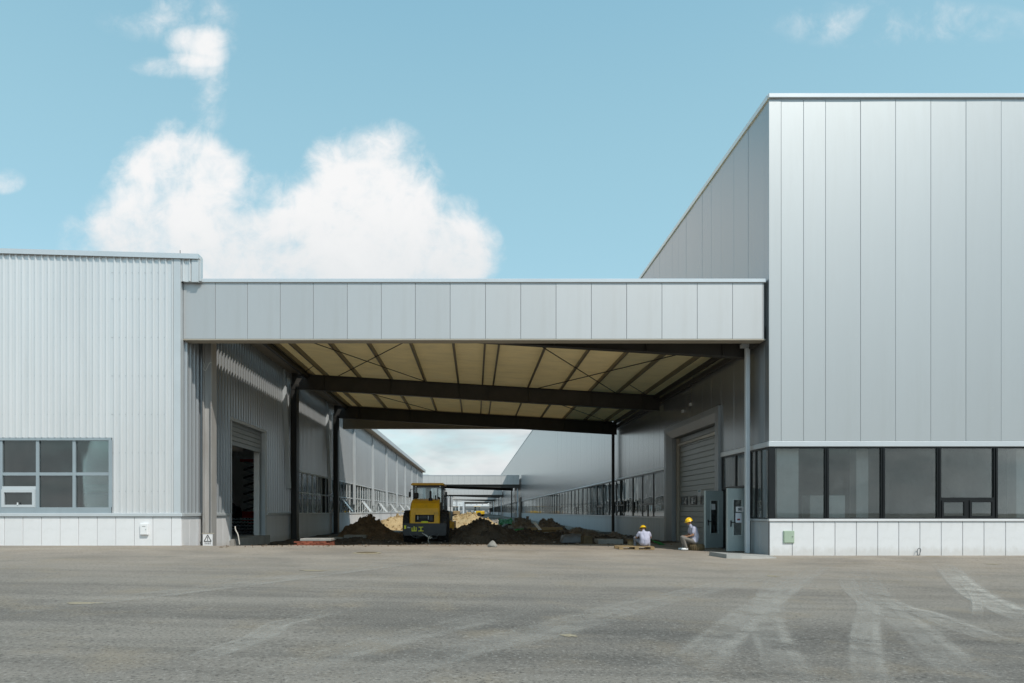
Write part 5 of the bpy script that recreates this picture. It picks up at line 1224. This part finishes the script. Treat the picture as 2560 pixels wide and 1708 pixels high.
# ================================================================== WORKERS
def person(label, loc, rz, J, chains, head, mats, hat_tilt=0.0):
    """a continuous body grown from tapered limbs (voxel-joined), coloured by region; J joints in local metres"""
    root = thing('person', label, 'person', loc, rz)
    b = MB(); regions = []
    def ball(c, r):
        bm = bmesh.new(); bmesh.ops.create_icosphere(bm, subdivisions=2, radius=1)
        bm.verts.index_update(); b.add([Vector(c) + Vector(v.co) * r if not isinstance(r, tuple) else Vector(c) + Vector((v.co.x * r[0], v.co.y * r[1], v.co.z * r[2])) for v in bm.verts], [[v.index for v in f.verts] for f in bm.faces]); bm.free()
    for (pts, rads, reg) in chains:
        P = [Vector(J[q]) if isinstance(q, str) else Vector(q) for q in pts]
        for i in range(len(P) - 1):
            a, c = P[i], P[i + 1]; ra, rc = rads[i], rads[i + 1]
            b.tube([a, a.lerp(c, 0.33), a.lerp(c, 0.66), c], [ra, ra + (rc - ra) * 0.33, ra + (rc - ra) * 0.66, rc], 12)
            ball(a, ra); ball(c, rc); regions.append((a, c, (ra + rc) / 2, reg))
    hc, hf = Vector(head[0]), Vector(head[1]).normalized(); side = Vector((0, 0, 1)).cross(hf).normalized(); up = hf.cross(side)
    ball(hc, 0.088); ball(hc + hf * 0.025 - up * 0.03, 0.078); ball(hc + hf * 0.045 - up * 0.085, 0.042); ball(hc - hf * 0.035 + up * 0.02, 0.092)
    b.tube([hc + hf * 0.095 + up * 0.005, hc + hf * 0.118 - up * 0.028, hc + hf * 0.10 - up * 0.034], [0.010, 0.016, 0.012], 8)
    for s_ in (-1, 1): ball(hc + side * s_ * 0.088 - hf * 0.005 - up * 0.015, 0.020); ball(hc + hf * 0.083 + side * s_ * 0.034 + up * 0.012, 0.011)
    b.tube([hc + hf * 0.092 - up * 0.062 - side * 0.022, hc + hf * 0.096 - up * 0.062, hc + hf * 0.092 - up * 0.062 + side * 0.022], [0.006, 0.009, 0.006], 6)
    regions.append((hc - up * 0.05, hc + up * 0.06, 0.09, 'skin'))
    me = b.mesh('body', M['skin']); ob = bpy.data.objects.new('tmp', me); C.objects.link(ob)
    md = ob.modifiers.new('r', 'REMESH'); md.mode = 'VOXEL'; md.voxel_size = 0.011
    ms = ob.modifiers.new('s', 'SMOOTH'); ms.factor = 0.5; ms.iterations = 3
    dg = bpy.context.evaluated_depsgraph_get(); m2 = bpy.data.meshes.new_from_object(ob.evaluated_get(dg)); m2.name = 'body'
    bpy.data.objects.remove(ob); bpy.data.meshes.remove(me)
    m2.materials.clear(); keys = list(mats.keys())
    for k in keys: m2.materials.append(M[mats[k]])
    for pl in m2.polygons:
        c = pl.center; best = None
        for (a, d, r, reg) in regions:
            ab = d - a; u = max(0, min(1, (c - a).dot(ab) / max(ab.length_squared, 1e-9))); q = (c - (a + ab * u)).length - r
            if best is None or q < best[0]: best = (q, reg)
        pl.material_index = keys.index(best[1]); pl.use_smooth = True
    link('body', m2, root, True)
    # hair cap and hard hat
    def dome(name, mat, c, rx, ry, rz_, lo, par=None, brim=0.0):
        q = MB(); n, mrow = 28, 9
        for j in range(mrow + 1):
            e = lo + (math.pi / 2 - lo) * j / mrow
            for i in range(n):
                a = 6.2832 * i / n; u, v, h_ = math.cos(a) * math.cos(e), math.sin(a) * math.cos(e), math.sin(e)
                q.v.append(tuple(c + hf * (v * ry) + side * (u * rx) + up * (h_ * rz_)))
        for j in range(mrow):
            for i in range(n): q.f.append([j * n + i, j * n + (i + 1) % n, (j + 1) * n + (i + 1) % n, (j + 1) * n + i]); q.mi.append(0)
        if brim:
            base = len(q.v)
            for ring in (0, 1):
                for i in range(n):
                    a = 6.2832 * i / n; ex = brim * (1 + 1.6 * max(0, math.sin(a)) ** 2)
                    q.v.append(tuple(c + hf * (math.sin(a) * (ry + ex)) + side * (math.cos(a) * (rx + ex)) + up * (rz_ * math.sin(lo) - 0.008 - 0.012 * ring)))
            for i in range(n):
                i2 = (i + 1) % n; q.f += [[i, i2, base + i2, base + i], [base + i, base + i2, base + n + i2, base + n + i], [base + n + i, base + n + i2, i2, i]]; q.mi += [0, 0, 0]
        return link(name, q.mesh(name, M[mat], True), par or root, True)
    dome('hair', 'hair', hc - hf * 0.02 + up * 0.0, 0.098, 0.105, 0.105, -0.25)
    ht = dome('hard_hat', 'hat_yellow', hc + up * 0.028 - hf * 0.005, 0.116, 0.134, 0.108, 0.0, None, 0.016)
    q = MB(); q.tube([hc + up * (0.028 + 0.110 * math.cos(a)) + hf * (-0.005 + 0.136 * math.sin(a)) for a in [R(-75 + 15 * k) for k in range(11)]], 0.012, 6); link('crown_ridge', q.mesh('crown_ridge', M['hat_yellow'], True), ht, True)
    return root
def shoe(root, heel, toe, mat):
    h, t_ = Vector(heel), Vector(toe); d = (t_ - h).normalized(); q = MB(); L = (t_ - h).length
    q.tube([h - d * 0.02, h + d * L * 0.25, h + d * L * 0.55, h + d * L * 0.85, t_ + d * 0.02], [0.038, 0.047, 0.048, 0.042, 0.022], 10); o = link('shoe', q.mesh('shoe', M[mat], True), root, True)
    q = MB(); q.obox((h + t_) / 2 - Vector((0, 0, 0.040)), d * (L / 2 + 0.02), Vector((-d.y, d.x, 0)) * 0.045, Vector((0, 0, 0.008))); link('sole', q.mesh('sole', M['ink']), o, True)
def fingers(wrist, knuck, spread, curl, side_thumb, reg='skin'):
    """palm plus five fingers from wrist to knuckle centre"""
    w_, k = Vector(wrist), Vector(knuck); d = (k - w_).normalized(); sp = Vector(spread).normalized(); cu = Vector(curl).normalized(); ch = []
    ch.append(([w_, w_.lerp(k, 0.5) , k], [0.028, 0.034, 0.030], reg))
    for i, (o_, L) in enumerate(((-0.030, 0.066), (-0.010, 0.075), (0.011, 0.070), (0.031, 0.054))):
        a = k + sp * o_; b1 = a + d * L * 0.45 + cu * L * 0.15; b2 = b1 + d * L * 0.3 + cu * L * 0.45; ch.append(([a, b1, b2], [0.0105, 0.0095, 0.008], reg))
    a = w_.lerp(k, 0.25) + sp * side_thumb * 0.024; b1 = a + sp * side_thumb * 0.028 + d * 0.03; ch.append(([a, b1, b1 + d * 0.032], [0.013, 0.011, 0.009], reg)); return ch

# worker on the stool, side-on, facing left and down
def side_worker():
    hip = (0.0, 0, 0.36); J = dict(hip=hip, waist=(0.03, 0, 0.50), chest=(-0.04, 0, 0.74), neck=(-0.15, 0, 0.90), nk=(-0.175, 0, 0.96))
    ch = [(['hip', 'waist', 'chest'], [0.135, 0.135, 0.155], 'shirt'), ([(-0.02, -0.08, 0.36), (0.02, -0.07, 0.5), (-0.05, -0.09, 0.76)], [0.12, 0.115, 0.11], 'shirt'), ([(-0.02, 0.08, 0.36), (0.02, 0.07, 0.5), (-0.05, 0.09, 0.76)], [0.12, 0.115, 0.11], 'shirt'),
          (['chest', 'neck'], [0.125, 0.062], 'shirt'), (['neck', 'nk'], [0.055, 0.052], 'skin')]
    for s_, kx in ((-1, -0.46), (1, -0.42)):
        ch += [([(0.0, s_ * 0.10, 0.31), (kx, s_ * 0.13, 0.46)], [0.10, 0.068], 'legs'), ([(kx, s_ * 0.13, 0.46), (kx + 0.10 - 0.03 * s_, s_ * 0.12, 0.09)], [0.066, 0.046], 'legs')]
        sh = (-0.09, s_ * 0.185, 0.80); el = (-0.13, s_ * 0.22, 0.56); wr = (-0.33, s_ * 0.16, 0.50)
        ch += [([sh, (-0.115, s_ * 0.205, 0.66)], [0.072, 0.064], 'shirt'), ([(-0.115, s_ * 0.205, 0.66), el], [0.046, 0.040], 'skin'), ([el, wr], [0.040, 0.027], 'skin')]
        ch += fingers(wr, (-0.41, s_ * 0.13, 0.51), (0, 1, 0), (-0.3, 0, -1), -s_)
    r_ = person('worker in pale shirt and yellow helmet sitting side-on on a stool by the roller door', (SW.x - 0.06, SW.y - 0.02, az(SW.x)), 0, J, ch, ((-0.205, -0.01, 1.04), (-0.93, -0.25, -0.28)), dict(skin='skin', shirt='shirt', legs='trousers'))
    for s_ in (-1, 1): kx = (-0.46 if s_ < 0 else -0.42) + 0.10 - 0.03 * s_; shoe(r_, (kx + 0.03, s_ * 0.12, 0.052), (kx - 0.17, s_ * 0.13, 0.05), 'white_paint')
    return r_
side_worker()
# worker on the pallet, seen from behind
def back_worker():
    z = 0.135; J = dict(hip=(0, 0, z + 0.11), waist=(0, -0.02, z + 0.26), chest=(0, 0.07, z + 0.46), neck=(0, 0.18, z + 0.585), nk=(0, 0.21, z + 0.63))
    ch = [(['hip', 'waist', 'chest'], [0.13, 0.13, 0.15], 'shirt'), (['chest', 'neck'], [0.12, 0.065], 'shirt'), (['neck', 'nk'], [0.055, 0.05], 'skin')]
    for s_ in (-1, 1):
        ch += [([(s_ * 0.09, 0, z + 0.14), (s_ * 0.085, -0.01, z + 0.30), (s_ * 0.10, 0.08, z + 0.475)], [0.115, 0.115, 0.11], 'shirt')]
        kn = (s_ * 0.27, 0.40, z + 0.30); an = (s_ * 0.28, 0.34, 0.07)
        ch += [([(s_ * 0.10, 0.02, z + 0.10), kn], [0.105, 0.07], 'legs'), ([kn, an], [0.066, 0.045], 'legs')]
        sh = (s_ * 0.185, 0.11, z + 0.51); el = (s_ * 0.285, 0.17, z + 0.335); wr = (s_ * 0.23, 0.36, z + 0.30)
        md_ = tuple(sh[i] * 0.42 + el[i] * 0.58 for i in range(3))
        ch += [([sh, md_], [0.076, 0.066], 'shirt'), ([md_, el], [0.046, 0.041], 'skin'), ([el, wr], [0.040, 0.027], 'skin')]
        ch += fingers(wr, (s_ * 0.18, 0.43, z + 0.31), (s_ * 0.6, 0.5, 0), (0, 0.3, -1), -1)
    r_ = person('worker in pale shirt and yellow helmet sitting on a pallet, seen from behind', (PW.x + 0.38, PW.y - 0.05, az(PW.x)), R(3), J, ch, ((0, 0.245, z + 0.69), (0.05, 1, -0.35)), dict(skin='skin', shirt='shirt', legs='jeans'))
    for s_ in (-1, 1): shoe(r_, (s_ * 0.28, 0.31, 0.052), (s_ * 0.31, 0.50, 0.05), 'ink')
    r_.scale = (0.93, 0.93, 0.90)
    return r_
back_worker()
